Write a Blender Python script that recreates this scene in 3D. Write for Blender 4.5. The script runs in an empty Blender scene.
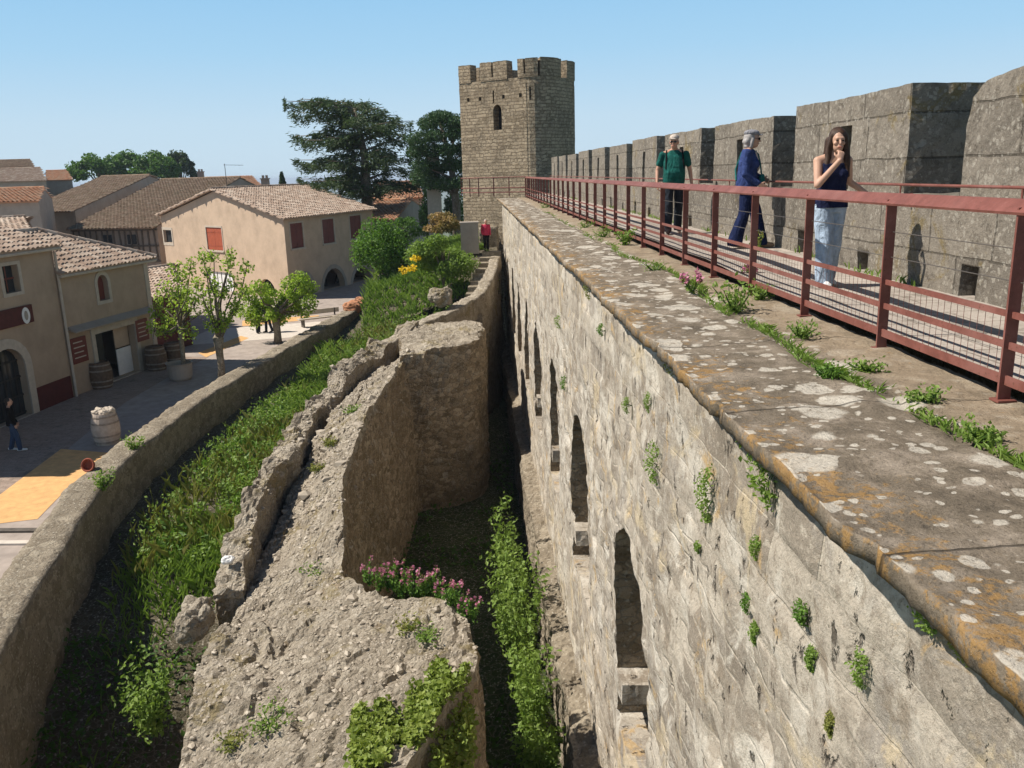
import bpy, bmesh, math, random
import numpy as np
from mathutils import Vector, Matrix, geometry
random.seed(7)
RNG = np.random.default_rng(11)
SC = bpy.context.scene
COL = SC.collection
R = math.radians

# ------------------------------------------------------------------ camera (solved from the photograph's vanishing points)
F, CXP, CYP, HC = 850.0, 512.0, 384.0, 1.35
_d = np.array([471 - CXP, -(174 - CYP), -F]); _d /= np.linalg.norm(_d)
_n = np.array([615 - CXP, -(3922 - CYP), -F]); _n = _n - _d * (_n @ _d); _n /= np.linalg.norm(_n)
ROT = np.array([np.cross(_d, -_n), _d, -_n])
CAM = np.array([0, 0, HC])
def _ray(u, v): return ROT @ np.array([u - CXP, -(v - CYP), -F])
def at_z(u, v, z): r = _ray(u, v); return CAM + (z - CAM[2]) / r[2] * r
def at_y(u, v, y): r = _ray(u, v); return CAM + (y - CAM[1]) / r[1] * r
def at_x(u, v, x): r = _ray(u, v); return CAM + (x - CAM[0]) / r[0] * r
cd = bpy.data.cameras.new('camera'); cam = bpy.data.objects.new('camera', cd); COL.objects.link(cam)
cd.sensor_width = 36; cd.lens = F / 1024 * 36; cd.clip_end = 90000; cd.clip_start = 0.05
cam.matrix_world = Matrix([[*ROT[0], 0], [*ROT[1], 0], [*ROT[2], HC], [0, 0, 0, 1]])
SC.camera = cam

# ------------------------------------------------------------------ light
w = bpy.data.worlds.new('World'); SC.world = w; w.use_nodes = True
sky = w.node_tree.nodes.new('ShaderNodeTexSky'); sky.sky_type = 'NISHITA'; sky.sun_disc = False
SUN_EL = R(49); SUN_AZ = R(-87)
sky.sun_elevation = SUN_EL; sky.sun_rotation = SUN_AZ
sky.altitude = 0; sky.air_density = 1.0; sky.dust_density = 0.0; sky.ozone_density = 2.0
bg = w.node_tree.nodes['Background']; SKY = 0.05; EXPO = 0.52; bg.inputs[1].default_value = SKY
# the clear spring air: pale at the horizon, light blue ten degrees up, the Nishita sky above that
_n = w.node_tree.nodes.new; _l = w.node_tree.links.new
_tc = _n('ShaderNodeTexCoord'); _sp = _n('ShaderNodeSeparateXYZ'); _l(_tc.outputs['Generated'], _sp.inputs[0])
_rp = _n('ShaderNodeValToRGB'); _l(_sp.outputs[2], _rp.inputs[0])
_k = 1 / (SKY * 2 ** EXPO)
_el = _rp.color_ramp.elements
while len(_el) < 4: _el.new(.5)
for _e, (_p, _c) in zip(_el, [(0.0, (.60, .75, .86)), (.06, (.55, .735, .88)), (.13, (.40, .66, .89)), (.20, (.31, .59, .87))]):
    _e.position = _p; _e.color = (*_c, 1)
_sc = _n('ShaderNodeVectorMath'); _sc.operation = 'SCALE'; _l(_rp.outputs[0], _sc.inputs[0]); _sc.inputs['Scale'].default_value = _k
_mr = _n('ShaderNodeMapRange'); _l(_sp.outputs[2], _mr.inputs[0]); _mr.inputs[1].default_value = .2; _mr.inputs[2].default_value = .5
_mx = _n('ShaderNodeMix'); _mx.data_type = 'RGBA'; _l(_mr.outputs[0], _mx.inputs[0]); _l(_sc.outputs[0], _mx.inputs[6]); _l(sky.outputs[0], _mx.inputs[7])
_l(_mx.outputs[2], bg.inputs[0])
sl = bpy.data.lights.new('sun', 'SUN'); so = bpy.data.objects.new('sun', sl); COL.objects.link(so)
sl.energy = 4.8; sl.angle = R(0.53); sl.color = (1.0, 0.93, 0.83)
_sd = Vector((math.sin(SUN_AZ) * math.cos(SUN_EL), math.cos(SUN_AZ) * math.cos(SUN_EL), math.sin(SUN_EL)))
so.rotation_euler = _sd.to_track_quat('Z', 'Y').to_euler(); so.location = (-40, 0, 60)
SC.view_settings.view_transform = 'Standard'; SC.view_settings.look = 'None'; SC.view_settings.gamma = 1
SC.view_settings.exposure = EXPO
SC.render.engine = 'CYCLES'
try:
    SC.cycles.max_bounces = 5; SC.cycles.diffuse_bounces = 3; SC.cycles.transparent_max_bounces = 6
except Exception: pass

# ------------------------------------------------------------------ numpy noise
def _hash(ix, iy, iz, s):
    h = (ix * 374761393 + iy * 668265263 + iz * 2147483647 + s * 1274126177) & 0xffffffff
    h = ((h ^ (h >> 13)) * 1274126177) & 0xffffffff
    h = ((h ^ (h >> 16)) * 2246822519) & 0xffffffff
    return ((h ^ (h >> 15)) & 0xffff) / 65535.0
def vnoise(p, s=0):
    p = np.asarray(p, float); i = np.floor(p).astype(np.int64); f = p - i; f = f * f * (3 - 2 * f)
    o = 0
    for a in (0, 1):
        for b in (0, 1):
            for c in (0, 1):
                wt = (f[..., 0] if a else 1 - f[..., 0]) * (f[..., 1] if b else 1 - f[..., 1]) * (f[..., 2] if c else 1 - f[..., 2])
                o = o + wt * _hash(i[..., 0] + a, i[..., 1] + b, i[..., 2] + c, s)
    return o * 2 - 1
def fbm(p, s=0, oct=4, gain=.5):
    p = np.asarray(p, float); o = 0; a = 1
    for k in range(oct): o = o + a * vnoise(p * 2 ** k + 17.3 * k, s + k); a *= gain
    return o
def lumps(p, s=0):
    """rounded stones: cellular distance field, 0 in joints .. 1 at stone centres"""
    p = np.asarray(p, float); i = np.floor(p).astype(np.int64); best = np.full(p.shape[:-1], 9.); sec = best.copy()
    for a in (-1, 0, 1):
        for b in (-1, 0, 1):
            for c in (-1, 0, 1):
                j = i + np.array([a, b, c])
                q = np.stack([j[..., k] + _hash(j[..., 0], j[..., 1], j[..., 2], s + 7 * k + 1) for k in range(3)], -1)
                d = np.linalg.norm(q - p, axis=-1)
                sec = np.minimum(sec, np.maximum(best, d)); best = np.minimum(best, d)
    return np.clip((sec - best) * 2.2, 0, 1)

# ------------------------------------------------------------------ object helpers
def link(name, me, parent=None, mats=()):
    o = bpy.data.objects.new(name, me); COL.objects.link(o)
    for m in mats: me.materials.append(m)
    if parent is not None: o.parent = parent
    return o
def tag(o, label=None, cat=None, group=None, kind=None):
    if label: o['label'] = label
    if cat: o['category'] = cat
    if group: o['group'] = group
    if kind: o['kind'] = kind
    return o
def empty(name, loc, label, cat, group=None, rz=0):
    o = bpy.data.objects.new(name, None); COL.objects.link(o); o.location = loc; o.rotation_euler = (0, 0, rz)
    o.empty_display_size = .2
    return tag(o, label, cat, group)
def copy_tree(o, parent=None):
    c = o.copy(); COL.objects.link(c)
    if parent is not None: c.parent = parent
    for ch in list(o.children): copy_tree(ch, c)
    return c

class M:
    """collects faces; build() links them as ONE mesh object"""
    def __init__(s): s.v = []; s.f = []; s.mi = []; s.uv = None
    def add(s, vs, fs, mi=0):
        b = len(s.v); s.v.extend([tuple(map(float, q)) for q in vs])
        s.f.extend([tuple(int(i) + b for i in f) for f in fs]); s.mi.extend([mi] * len(fs)); return s
    def box(s, c, d, rz=0, mi=0, mat=None):
        x, y, z = [q / 2 for q in d]
        vs = [Vector(p) for p in ((-x,-y,-z),(x,-y,-z),(x,y,-z),(-x,y,-z),(-x,-y,z),(x,-y,z),(x,y,z),(-x,y,z))]
        mt = Matrix.Translation(Vector(c)) @ (mat if mat is not None else Matrix.Rotation(rz, 4, 'Z'))
        return s.add([mt @ v for v in vs], [(0,3,2,1),(4,5,6,7),(0,1,5,4),(1,2,6,5),(2,3,7,6),(3,0,4,7)], mi)
    def quad(s, a, b, c, d, mi=0): return s.add([a, b, c, d], [(0,1,2,3)], mi)
    def prism(s, pts, z0, z1, mi=0):
        n = len(pts)
        zz0 = z0 if hasattr(z0, '__len__') else [z0] * n; zz1 = z1 if hasattr(z1, '__len__') else [z1] * n
        vs = [(p[0], p[1], a) for p, a in zip(pts, zz0)] + [(p[0], p[1], a) for p, a in zip(pts, zz1)]
        fs = [tuple(range(n))[::-1], tuple(range(n, 2 * n))] + [(i, (i + 1) % n, n + (i + 1) % n, n + i) for i in range(n)]
        return s.add(vs, fs, mi)
    def tube(s, pts, rad, n=8, mi=0, cap=True):
        pts = [Vector(p) for p in pts]; k = len(pts)
        rr = rad if hasattr(rad, '__len__') else [rad] * k
        vs = []; prev = None
        for i, p in enumerate(pts):
            t = (pts[min(i + 1, k - 1)] - pts[max(i - 1, 0)]).normalized()
            if prev is None: a = t.orthogonal().normalized()
            else: a = (prev - t * prev.dot(t)).normalized()
            prev = a; b = t.cross(a)
            vs += [p + (a * math.cos(2*math.pi*j/n) + b * math.sin(2*math.pi*j/n)) * rr[i] for j in range(n)]
        fs = [(i*n+j, i*n+(j+1)%n, (i+1)*n+(j+1)%n, (i+1)*n+j) for i in range(k-1) for j in range(n)]
        if cap: fs += [tuple(range(n))[::-1], tuple(range((k-1)*n, k*n))]
        return s.add(vs, fs, mi)
    def lathe(s, prof, c=(0,0,0), n=20, mi=0, cap=True):
        vs = [(c[0]+r*math.cos(2*math.pi*j/n), c[1]+r*math.sin(2*math.pi*j/n), c[2]+z) for r, z in prof for j in range(n)]
        k = len(prof)
        fs = [(i*n+j, i*n+(j+1)%n, (i+1)*n+(j+1)%n, (i+1)*n+j) for i in range(k-1) for j in range(n)]
        if cap: fs += [tuple(range(n))[::-1], tuple(range((k-1)*n, k*n))]
        return s.add(vs, fs, mi)
    def grid(s, P, mi=0, close=False):
        """P: (a,b,3) array of points"""
        a, b = P.shape[:2]; idx = np.arange(a * b).reshape(a, b)
        fs = np.stack([idx[:-1,:-1], idx[1:,:-1], idx[1:,1:], idx[:-1,1:]], -1).reshape(-1, 4)
        return s.add(P.reshape(-1, 3), fs.tolist(), mi)
    def build(s, name, mats, parent=None, smooth=False):
        me = bpy.data.meshes.new(name)
        me.from_pydata(s.v, [], s.f); me.update()
        if not isinstance(mats, (list, tuple)): mats = [mats]
        if any(s.mi): me.polygons.foreach_set('material_index', s.mi)
        if smooth: me.polygons.foreach_set('use_smooth', [True] * len(s.f))
        return link(name, me, parent, mats)

def fix_normals(o):
    bm = bmesh.new(); bm.from_mesh(o.data); bmesh.ops.recalc_face_normals(bm, faces=bm.faces); bm.to_mesh(o.data); bm.free(); return o
def boolean(o, cutters):
    fix_normals(o)
    for i, c in enumerate(cutters):
        fix_normals(c)
        md = o.modifiers.new('b%d' % i, 'BOOLEAN'); md.operation = 'DIFFERENCE'; md.object = c; md.solver = 'EXACT'; md.material_mode = 'TRANSFER'
    dg = bpy.context.evaluated_depsgraph_get(); dg.update()
    me = bpy.data.meshes.new_from_object(o.evaluated_get(dg)); old = o.data
    o.modifiers.clear(); o.data = me; bpy.data.meshes.remove(old)
    for c in cutters:
        m = c.data; bpy.data.objects.remove(c); bpy.data.meshes.remove(m)
    return o

def strip_solid(name, L, Rr, zb, mat, parent=None, step=.15, side=.25, amp=.08, lump=.06, lscale=4., seed=0, cambot=True, topfn=None, batter=0.0, smooth=True):
    """rough masonry mass: top sheet between two 3D polylines (same number of rows), ragged sides down to zb"""
    L = np.array(L, float); Rr = np.array(Rr, float); mid = (L + Rr) / 2
    t = np.r_[0, np.cumsum(np.linalg.norm(np.diff(mid, axis=0), axis=1) + .5*np.linalg.norm(np.diff(Rr, axis=0), axis=1) + .5*np.linalg.norm(np.diff(L, axis=0), axis=1))]
    n = max(3, int(t[-1] / 2 / step)); tt = np.linspace(0, t[-1], n)
    l = np.stack([np.interp(tt, t, L[:, k]) for k in range(3)], -1); r = np.stack([np.interp(tt, t, Rr[:, k]) for k in range(3)], -1)
    wd = np.linalg.norm(l - r, axis=1).max(); m = max(3, int(wd / step) + 1)
    u = np.linspace(0, 1, m)[None, :, None]; P = l[:, None] * (1 - u) + r[:, None] * u
    if topfn is not None: P[..., 2] += topfn(P)
    ring = [(i, 0) for i in range(n)] + [(n - 1, j) for j in range(1, m)] + [(i, m - 1) for i in range(n - 2, -1, -1)] + [(0, j) for j in range(m - 2, 0, -1)]
    rim = np.array([P[i, j] for i, j in ring]); c = rim.mean(0)
    k = max(2, int((rim[:, 2].max() - zb) / side)); s = np.linspace(0, 1, k + 1)[1:]
    nb = np.roll(rim, -1, 0) - np.roll(rim, 1, 0); out = np.stack([-nb[:, 1], nb[:, 0]], -1); out /= np.linalg.norm(out, axis=1)[:, None] + 1e-9
    area = np.sum(rim[:, 0] * np.roll(rim[:, 1], -1) - np.roll(rim[:, 0], -1) * rim[:, 1])
    if area > 0: out = -out
    S = np.repeat(rim[None], k, 0); S[..., 2] = rim[None, :, 2] * (1 - s[:, None]) + zb * s[:, None]
    S[..., :2] += out[None] * batter * s[:, None, None]
    V = np.concatenate([P.reshape(-1, 3), S.reshape(-1, 3)])
    q = V * np.array([1, 1, 1]); d = np.stack([fbm(q * 1.1 + 5 * a, seed + 31 * a) for a in range(3)], -1) * amp
    lm = (lumps(V * lscale + fbm(V * 2.1, seed + 3)[:, None] * .5, seed) - .5) * lump * .22 + fbm(V * lscale * 1.7, seed + 9, 4, .65) * lump * .5 + fbm(V * .9, seed + 12, 3) * lump * .6
    nrm = np.concatenate([np.tile([0, 0, 1.], (n * m, 1)), np.repeat(np.c_[out, np.zeros(len(out))][None], k, 0).reshape(-1, 3)])
    edge = np.array([i * m + j for i, j in ring]); nrm[edge] = (nrm[edge] + np.c_[out, np.zeros(len(out))]) * .7
    V = V + d + nrm * lm[:, None]
    idx = np.arange(n * m).reshape(n, m)
    fs = np.stack([idx[:-1,:-1], idx[1:,:-1], idx[1:,1:], idx[:-1,1:]], -1).reshape(-1, 4).tolist()
    ri = np.concatenate([edge[None], n * m + np.arange(k * len(ring)).reshape(k, -1)])
    nx = np.roll(ri, -1, 1)
    fs += np.stack([ri[:-1], nx[:-1], nx[1:], ri[1:]], -1).reshape(-1, 4).tolist()
    fs.append(ri[-1].tolist())
    b = M(); b.v = V.tolist(); b.f = fs; b.mi = [0] * len(fs)
    o = b.build(name, mat, parent, smooth=smooth); fix_normals(o)
    return o
# ------------------------------------------------------------------ materials
class NT:
    def __init__(s, name, rough=.9, spec=.25):
        s.m = bpy.data.materials.new(name); s.m.use_nodes = True; s.t = s.m.node_tree
        s.b = s.t.nodes['Principled BSDF']; s.b.inputs['Roughness'].default_value = rough
        s.b.inputs['Specular IOR Level'].default_value = spec
        s.tc = s.t.nodes.new('ShaderNodeTexCoord'); s.P = s.tc.outputs['Object']
    def n(s, t, ins={}, **props):
        nd = s.t.nodes.new(t)
        for k, v in props.items(): setattr(nd, k, v)
        for k, v in ins.items(): s.set(nd.inputs[k], v)
        return nd
    def set(s, sock, v):
        if isinstance(v, bpy.types.NodeSocket): s.t.links.new(v, sock)
        elif isinstance(v, (tuple, list)) and len(v) == 3 and sock.type == 'RGBA': sock.default_value = (*v, 1)
        else: sock.default_value = v
    def math(s, op, a, b=None, c=None, clamp=False):
        ins = {0: a}
        if b is not None: ins[1] = b
        if c is not None: ins[2] = c
        return s.n('ShaderNodeMath', ins, operation=op, use_clamp=clamp).outputs[0]
    def mix(s, f, a, b, mode='MIX'):
        return s.n('ShaderNodeMix', {0: f, 6: a, 7: b}, data_type='RGBA', blend_type=mode).outputs[2]
    def ramp(s, f, stops):
        nd = s.n('ShaderNodeValToRGB', {0: f}); el = nd.color_ramp.elements
        while len(el) < len(stops): el.new(.5)
        for e, (p, c) in zip(el, stops):
            e.position = p; e.color = (*c, 1) if hasattr(c, '__len__') else (c, c, c, 1)
        return nd.outputs[0]
    def step(s, f, a, b):
        return s.n('ShaderNodeMapRange', {0: f, 1: a, 2: b}, interpolation_type='SMOOTHSTEP').outputs[0]
    def noise(s, scale, det=4, rough=.55, vec=None, dist=0.):
        return s.n('ShaderNodeTexNoise', {'Vector': vec or s.P, 'Scale': scale, 'Detail': det, 'Roughness': rough, 'Distortion': dist}).outputs[0]
    def noisec(s, scale, det=2, vec=None):
        return s.n('ShaderNodeTexNoise', {'Vector': vec or s.P, 'Scale': scale, 'Detail': det}).outputs[1]
    def voro(s, scale, feat='F1', vec=None, rnd=1.0):
        return s.n('ShaderNodeTexVoronoi', {'Vector': vec or s.P, 'Scale': scale, 'Randomness': rnd}, feature=feat)
    def vadd(s, a, b, op='ADD'):
        return s.n('ShaderNodeVectorMath', {0: a, 1: b}, operation=op).outputs[0]
    def vmul(s, a, k): return s.vadd(a, (k, k, k) if not hasattr(k, '__len__') else tuple(k), 'MULTIPLY')
    def sep(s, v): return s.n('ShaderNodeSeparateXYZ', {0: v}).outputs
    def comb(s, x=0., y=0., z=0.): return s.n('ShaderNodeCombineXYZ', {0: x, 1: y, 2: z}).outputs[0]
    def warp(s, vec, scale, amt):
        c = s.noisec(scale, 2, vec); return s.vadd(vec, s.vmul(s.vadd(c, (.5, .5, .5), 'SUBTRACT'), amt))
    def wallvec(s):
        """coordinates along any upright wall: (run, height)"""
        g = s.n('ShaderNodeNewGeometry'); nn = s.sep(g.outputs['True Normal']); p = s.sep(s.P)
        run = s.math('SUBTRACT', s.math('MULTIPLY', p[1], nn[0]), s.math('MULTIPLY', p[0], nn[1]))
        return s.comb(run, p[2], 0.)
    def bump(s, h, strength=.5, dist=.02, prev=None):
        nd = s.n('ShaderNodeBump', {'Height': h, 'Strength': strength, 'Distance': dist})
        if prev is not None: s.t.links.new(prev, nd.inputs['Normal'])
        s.t.links.new(nd.outputs[0], s.b.inputs['Normal']); return nd.outputs[0]
    def done(s, col, rough=None):
        s.set(s.b.inputs['Base Color'], col)
        if rough is not None: s.set(s.b.inputs['Roughness'], rough)
        return s.m

def m_plain(name, col, rough=.7, var=.15, scale=6., bump=.2, metallic=0., spec=.3):
    t = NT(name, rough, spec); n = t.noise(scale, 5)
    a = tuple(c * (1 - var) for c in col); b = tuple(min(1, c * (1 + var)) for c in col)
    t.b.inputs['Metallic'].default_value = metallic
    if bump: t.bump(t.noise(scale * 5, 4), bump, .01)
    return t.done(t.ramp(n, [(.3, a), (.7, b)]))

def m_leaf(name, c1, c2, c3=None, trans=.35):
    t = NT(name, .55, .3); n = t.n('ShaderNodeTexWhiteNoise', {0: t.vmul(t.vadd(t.P, (0, 0, 0)), 1.0)}, noise_dimensions='3D')
    g = t.n('ShaderNodeNewGeometry'); rnd = g.outputs['Random Per Island']
    big = t.noise(.9, 3)
    col = t.mix(rnd, c1, c2); col = t.mix(t.step(big, .4, .65), col, c3 or c2)
    t.set(t.b.inputs['Base Color'], col)
    tr = t.n('ShaderNodeBsdfTranslucent', {0: t.mix(.5, col, (c2[0]*1.3, c2[1]*1.5, c2[2]*.6))})
    mx = t.n('ShaderNodeMixShader', {0: trans, 1: t.b.outputs[0], 2: tr.outputs[0]})
    t.t.links.new(mx.outputs[0], t.t.nodes['Material Output'].inputs[0]); return t.m

def m_rubble(name, c1, c2, c3, scale=4., joint=(.2,.17,.13), bump=.6, patch=None, dirt=(.11,.09,.065), joints=.6, fleck=(.5,.46,.38), z_squash=1.):
    t = NT(name, .95, .15)
    v = t.warp(t.vmul(t.P, (1, 1, z_squash)), 2.5, .18)
    vo = t.voro(scale, 'F1', v); de = t.voro(scale, 'DISTANCE_TO_EDGE', v)
    rnd = t.sep(vo.outputs['Color'])[0]
    col = t.ramp(rnd, [(0., c1), (.5, c2), (1., c3)])
    big = t.noise(.45, 5, .6); mid = t.noise(2.3, 5, .65); fine = t.noise(22, 5, .7)
    col = t.mix(t.math('MULTIPLY', t.step(big, .42, .68), .6), col, c1)
    col = t.mix(t.math('MULTIPLY', t.step(mid, .52, .72), .55), col, dirt)
    j = t.math('SUBTRACT', 1., t.step(de.outputs['Distance'], .0, .09))
    col = t.mix(t.math('MULTIPLY', j, joints), col, joint)
    col = t.mix(t.math('MULTIPLY', t.step(fine, .6, .75), .5), col, fleck)
    col = t.mix(t.math('MULTIPLY', t.step(fine, .44, .3), .5), col, dirt)
    if patch:
        col = t.mix(t.math('MULTIPLY', t.step(t.noise(.8, 6, .74, dist=.6), .53, .63), .75), col, patch)
    pv = t.voro(17, 'F1', t.warp(t.P, 8, .1)); pr = t.sep(pv.outputs['Color'])
    col = t.mix(t.math('MULTIPLY', t.math('GREATER_THAN', pr[0], .72), t.math('MULTIPLY', t.step(pv.outputs['Distance'], .5, .2), .55)), col, fleck)
    col = t.mix(t.math('MULTIPLY', t.math('LESS_THAN', pr[0], .25), t.math('MULTIPLY', t.step(pv.outputs['Distance'], .55, .3), .5)), col, dirt)
    col = t.mix(t.math('MULTIPLY', t.step(t.noise(48, 5, .8), .46, .33), .6), col, tuple(q * .5 for q in dirt))
    h = t.math('ADD', t.math('MULTIPLY', t.step(de.outputs['Distance'], 0., .16), .3), t.math('MULTIPLY', fine, .9))
    h = t.math('ADD', h, t.math('MULTIPLY', t.noise(7, 8, .78), 1.1)); h = t.math('SUBTRACT', h, t.math('MULTIPLY', pv.outputs['Distance'], .5))
    t.bump(h, bump, .05)
    return t.done(col)

def m_ashlar(name, vec_fn, bw, bh, c1, c2, joint, speck=None, speck_amt=.5, dirt=(.13,.11,.085), orange=None, stain=None, bump=.5, warp=.04, msize=.012, bias=0., streak=None, rubble_below=None, speck_scale=9., mottle=.5, light=None, weather=False):
    t = NT(name, .95, .15)
    v0 = vec_fn(t); v = t.warp(v0, 1.7, warp)
    br = t.n('ShaderNodeTexBrick', {'Vector': v, 'Color1': (0., 0., 0.), 'Color2': (1., 1., 1.), 'Mortar': (.5, .5, .5), 'Scale': 1., 'Mortar Size': msize, 'Mortar Smooth': .35, 'Bias': bias, 'Brick Width': bw, 'Row Height': bh}, offset=.43, offset_frequency=2, squash=1.35, squash_frequency=3)
    rnd = t.sep(br.outputs[0])[0]
    col = t.mix(rnd, c1, c2)
    fac = br.outputs['Fac']
    hgt = t.math('SUBTRACT', 1., fac)
    if rubble_below is not None:   # irregular small stones in the older, lower masonry
        z0, z1, s = rubble_below
        b2 = t.n('ShaderNodeTexBrick', {'Vector': t.warp(v0, 1.3, .22), 'Color1': (0., 0., 0.), 'Color2': (1., 1., 1.), 'Mortar': (.5, .5, .5), 'Scale': 1., 'Mortar Size': .02, 'Mortar Smooth': .8, 'Brick Width': .42, 'Row Height': .21}, offset=.37, squash=1.6, squash_frequency=3)
        vc = t.sep(b2.outputs[0])[0]
        mask = t.math('ADD', t.sep(t.P)[2], t.math('MULTIPLY', t.math('SUBTRACT', t.noise(.5, 4), .5), 2.6))
        mask = t.step(mask, z0, z1)      # 0 below .. 1 above
        col = t.mix(mask, t.mix(vc, c1, c2), col)
        rj = t.math('SUBTRACT', 1., t.math('MULTIPLY', b2.outputs['Fac'], t.step(t.noise(2.5, 4), .4, .6)))
        hgt = t.math('ADD', t.math('MULTIPLY', hgt, mask), t.math('MULTIPLY', rj, t.math('SUBTRACT', 1., mask)))
        fac = t.math('SUBTRACT', 1., hgt)
    big = t.noise(.35, 5, .6); mid = t.noise(1.6, 6, .7, dist=.4); fine = t.noise(19, 6, .75)
    col = t.mix(t.math('MULTIPLY', t.step(big, .4, .7), .5), col, c2)
    if stain: col = t.mix(t.math('MULTIPLY', t.step(t.noise(.9, 6, .72, dist=.8), .5, .66), .8), col, stain)
    col = t.mix(t.math('MULTIPLY', fac, .75), col, joint)
    col = t.mix(t.math('MULTIPLY', t.step(mid, .52, .7), .6), col, dirt)
    col = t.mix(t.math('MULTIPLY', t.step(fine, .46, .3), .55), col, dirt)
    if streak:   # rain streaks down the face
        p = t.sep(v0); sv = t.comb(t.math('MULTIPLY', p[0], 3.2), t.math('MULTIPLY', p[1], .22), 0.)
        col = t.mix(t.math('MULTIPLY', t.step(t.noise(1.3, 5, .7, vec=sv), .53, .7), .6), col, streak)
    if orange: col = t.mix(t.math('MULTIPLY', t.step(t.noise(1.4, 6, .72, dist=1.), .575, .66), .7), col, orange)
    if speck:
        sp = t.voro(speck_scale, 'F1', t.warp(t.P, 6, .12)); r1 = t.sep(sp.outputs['Color'])
        m = t.math('LESS_THAN', sp.outputs['Distance'], t.math('MULTIPLY', r1[1], .5))
        m = t.math('MULTIPLY', m, t.step(t.noise(1.1, 4), .33, .5))
        m2 = t.step(t.noise(30, 5, .8), .55, .62)
        m = t.math('MAXIMUM', m, t.math('MULTIPLY', m2, .7))
        col = t.mix(t.math('MULTIPLY', m, speck_amt), col, speck)
    if weather:
        n3 = t.noise(1.25, 7, .72, dist=.6); n4 = t.noise(2.1, 7, .74, dist=.4); n5 = t.noise(3.4, 5, .62)
        col = t.mix(t.math('MULTIPLY', t.step(n3, .51, .6), .75), col, (.60, .555, .475))
        col = t.mix(t.math('MULTIPLY', t.step(n4, .46, .36), .75), col, (.235, .19, .14))
        pit = t.step(t.noise(3.6, 5, .64, vec=t.vmul(t.P, (1, 1.5, .8))), .60, .67)
        col = t.mix(t.math('MULTIPLY', pit, .85), col, (.06, .048, .036))
        col = t.mix(t.math('MULTIPLY', t.step(t.noise(.8, 6, .72, dist=1., vec=t.vadd(t.P, (7., 3., 1.))), .55, .64), .6), col, (.58, .47, .30))
        hgt = t.math('SUBTRACT', t.math('MULTIPLY', hgt, .45), t.math('MULTIPLY', pit, 1.6))
    if mottle:
        n1 = t.noise(6.5, 8, .78, dist=.5); n2 = t.noise(55, 4, .8)
        col = t.mix(t.math('MULTIPLY', t.step(n1, .54, .64), mottle), col, light or c2)
        col = t.mix(t.math('MULTIPLY', t.step(n1, .47, .36), mottle), col, dirt)
        col = t.mix(t.math('MULTIPLY', t.step(n2, .44, .32), mottle * .9), col, tuple(q * .45 for q in dirt))
        col = t.mix(t.math('MULTIPLY', t.step(n2, .58, .7), mottle * .6), col, light or c2)
    h = t.math('ADD', t.math('MULTIPLY', hgt, .8), t.math('ADD', t.math('MULTIPLY', fine, .8), t.math('MULTIPLY', t.noise(5, 8, .75), .7)))
    t.bump(h, bump, .035)
    return t.done(col)

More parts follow.
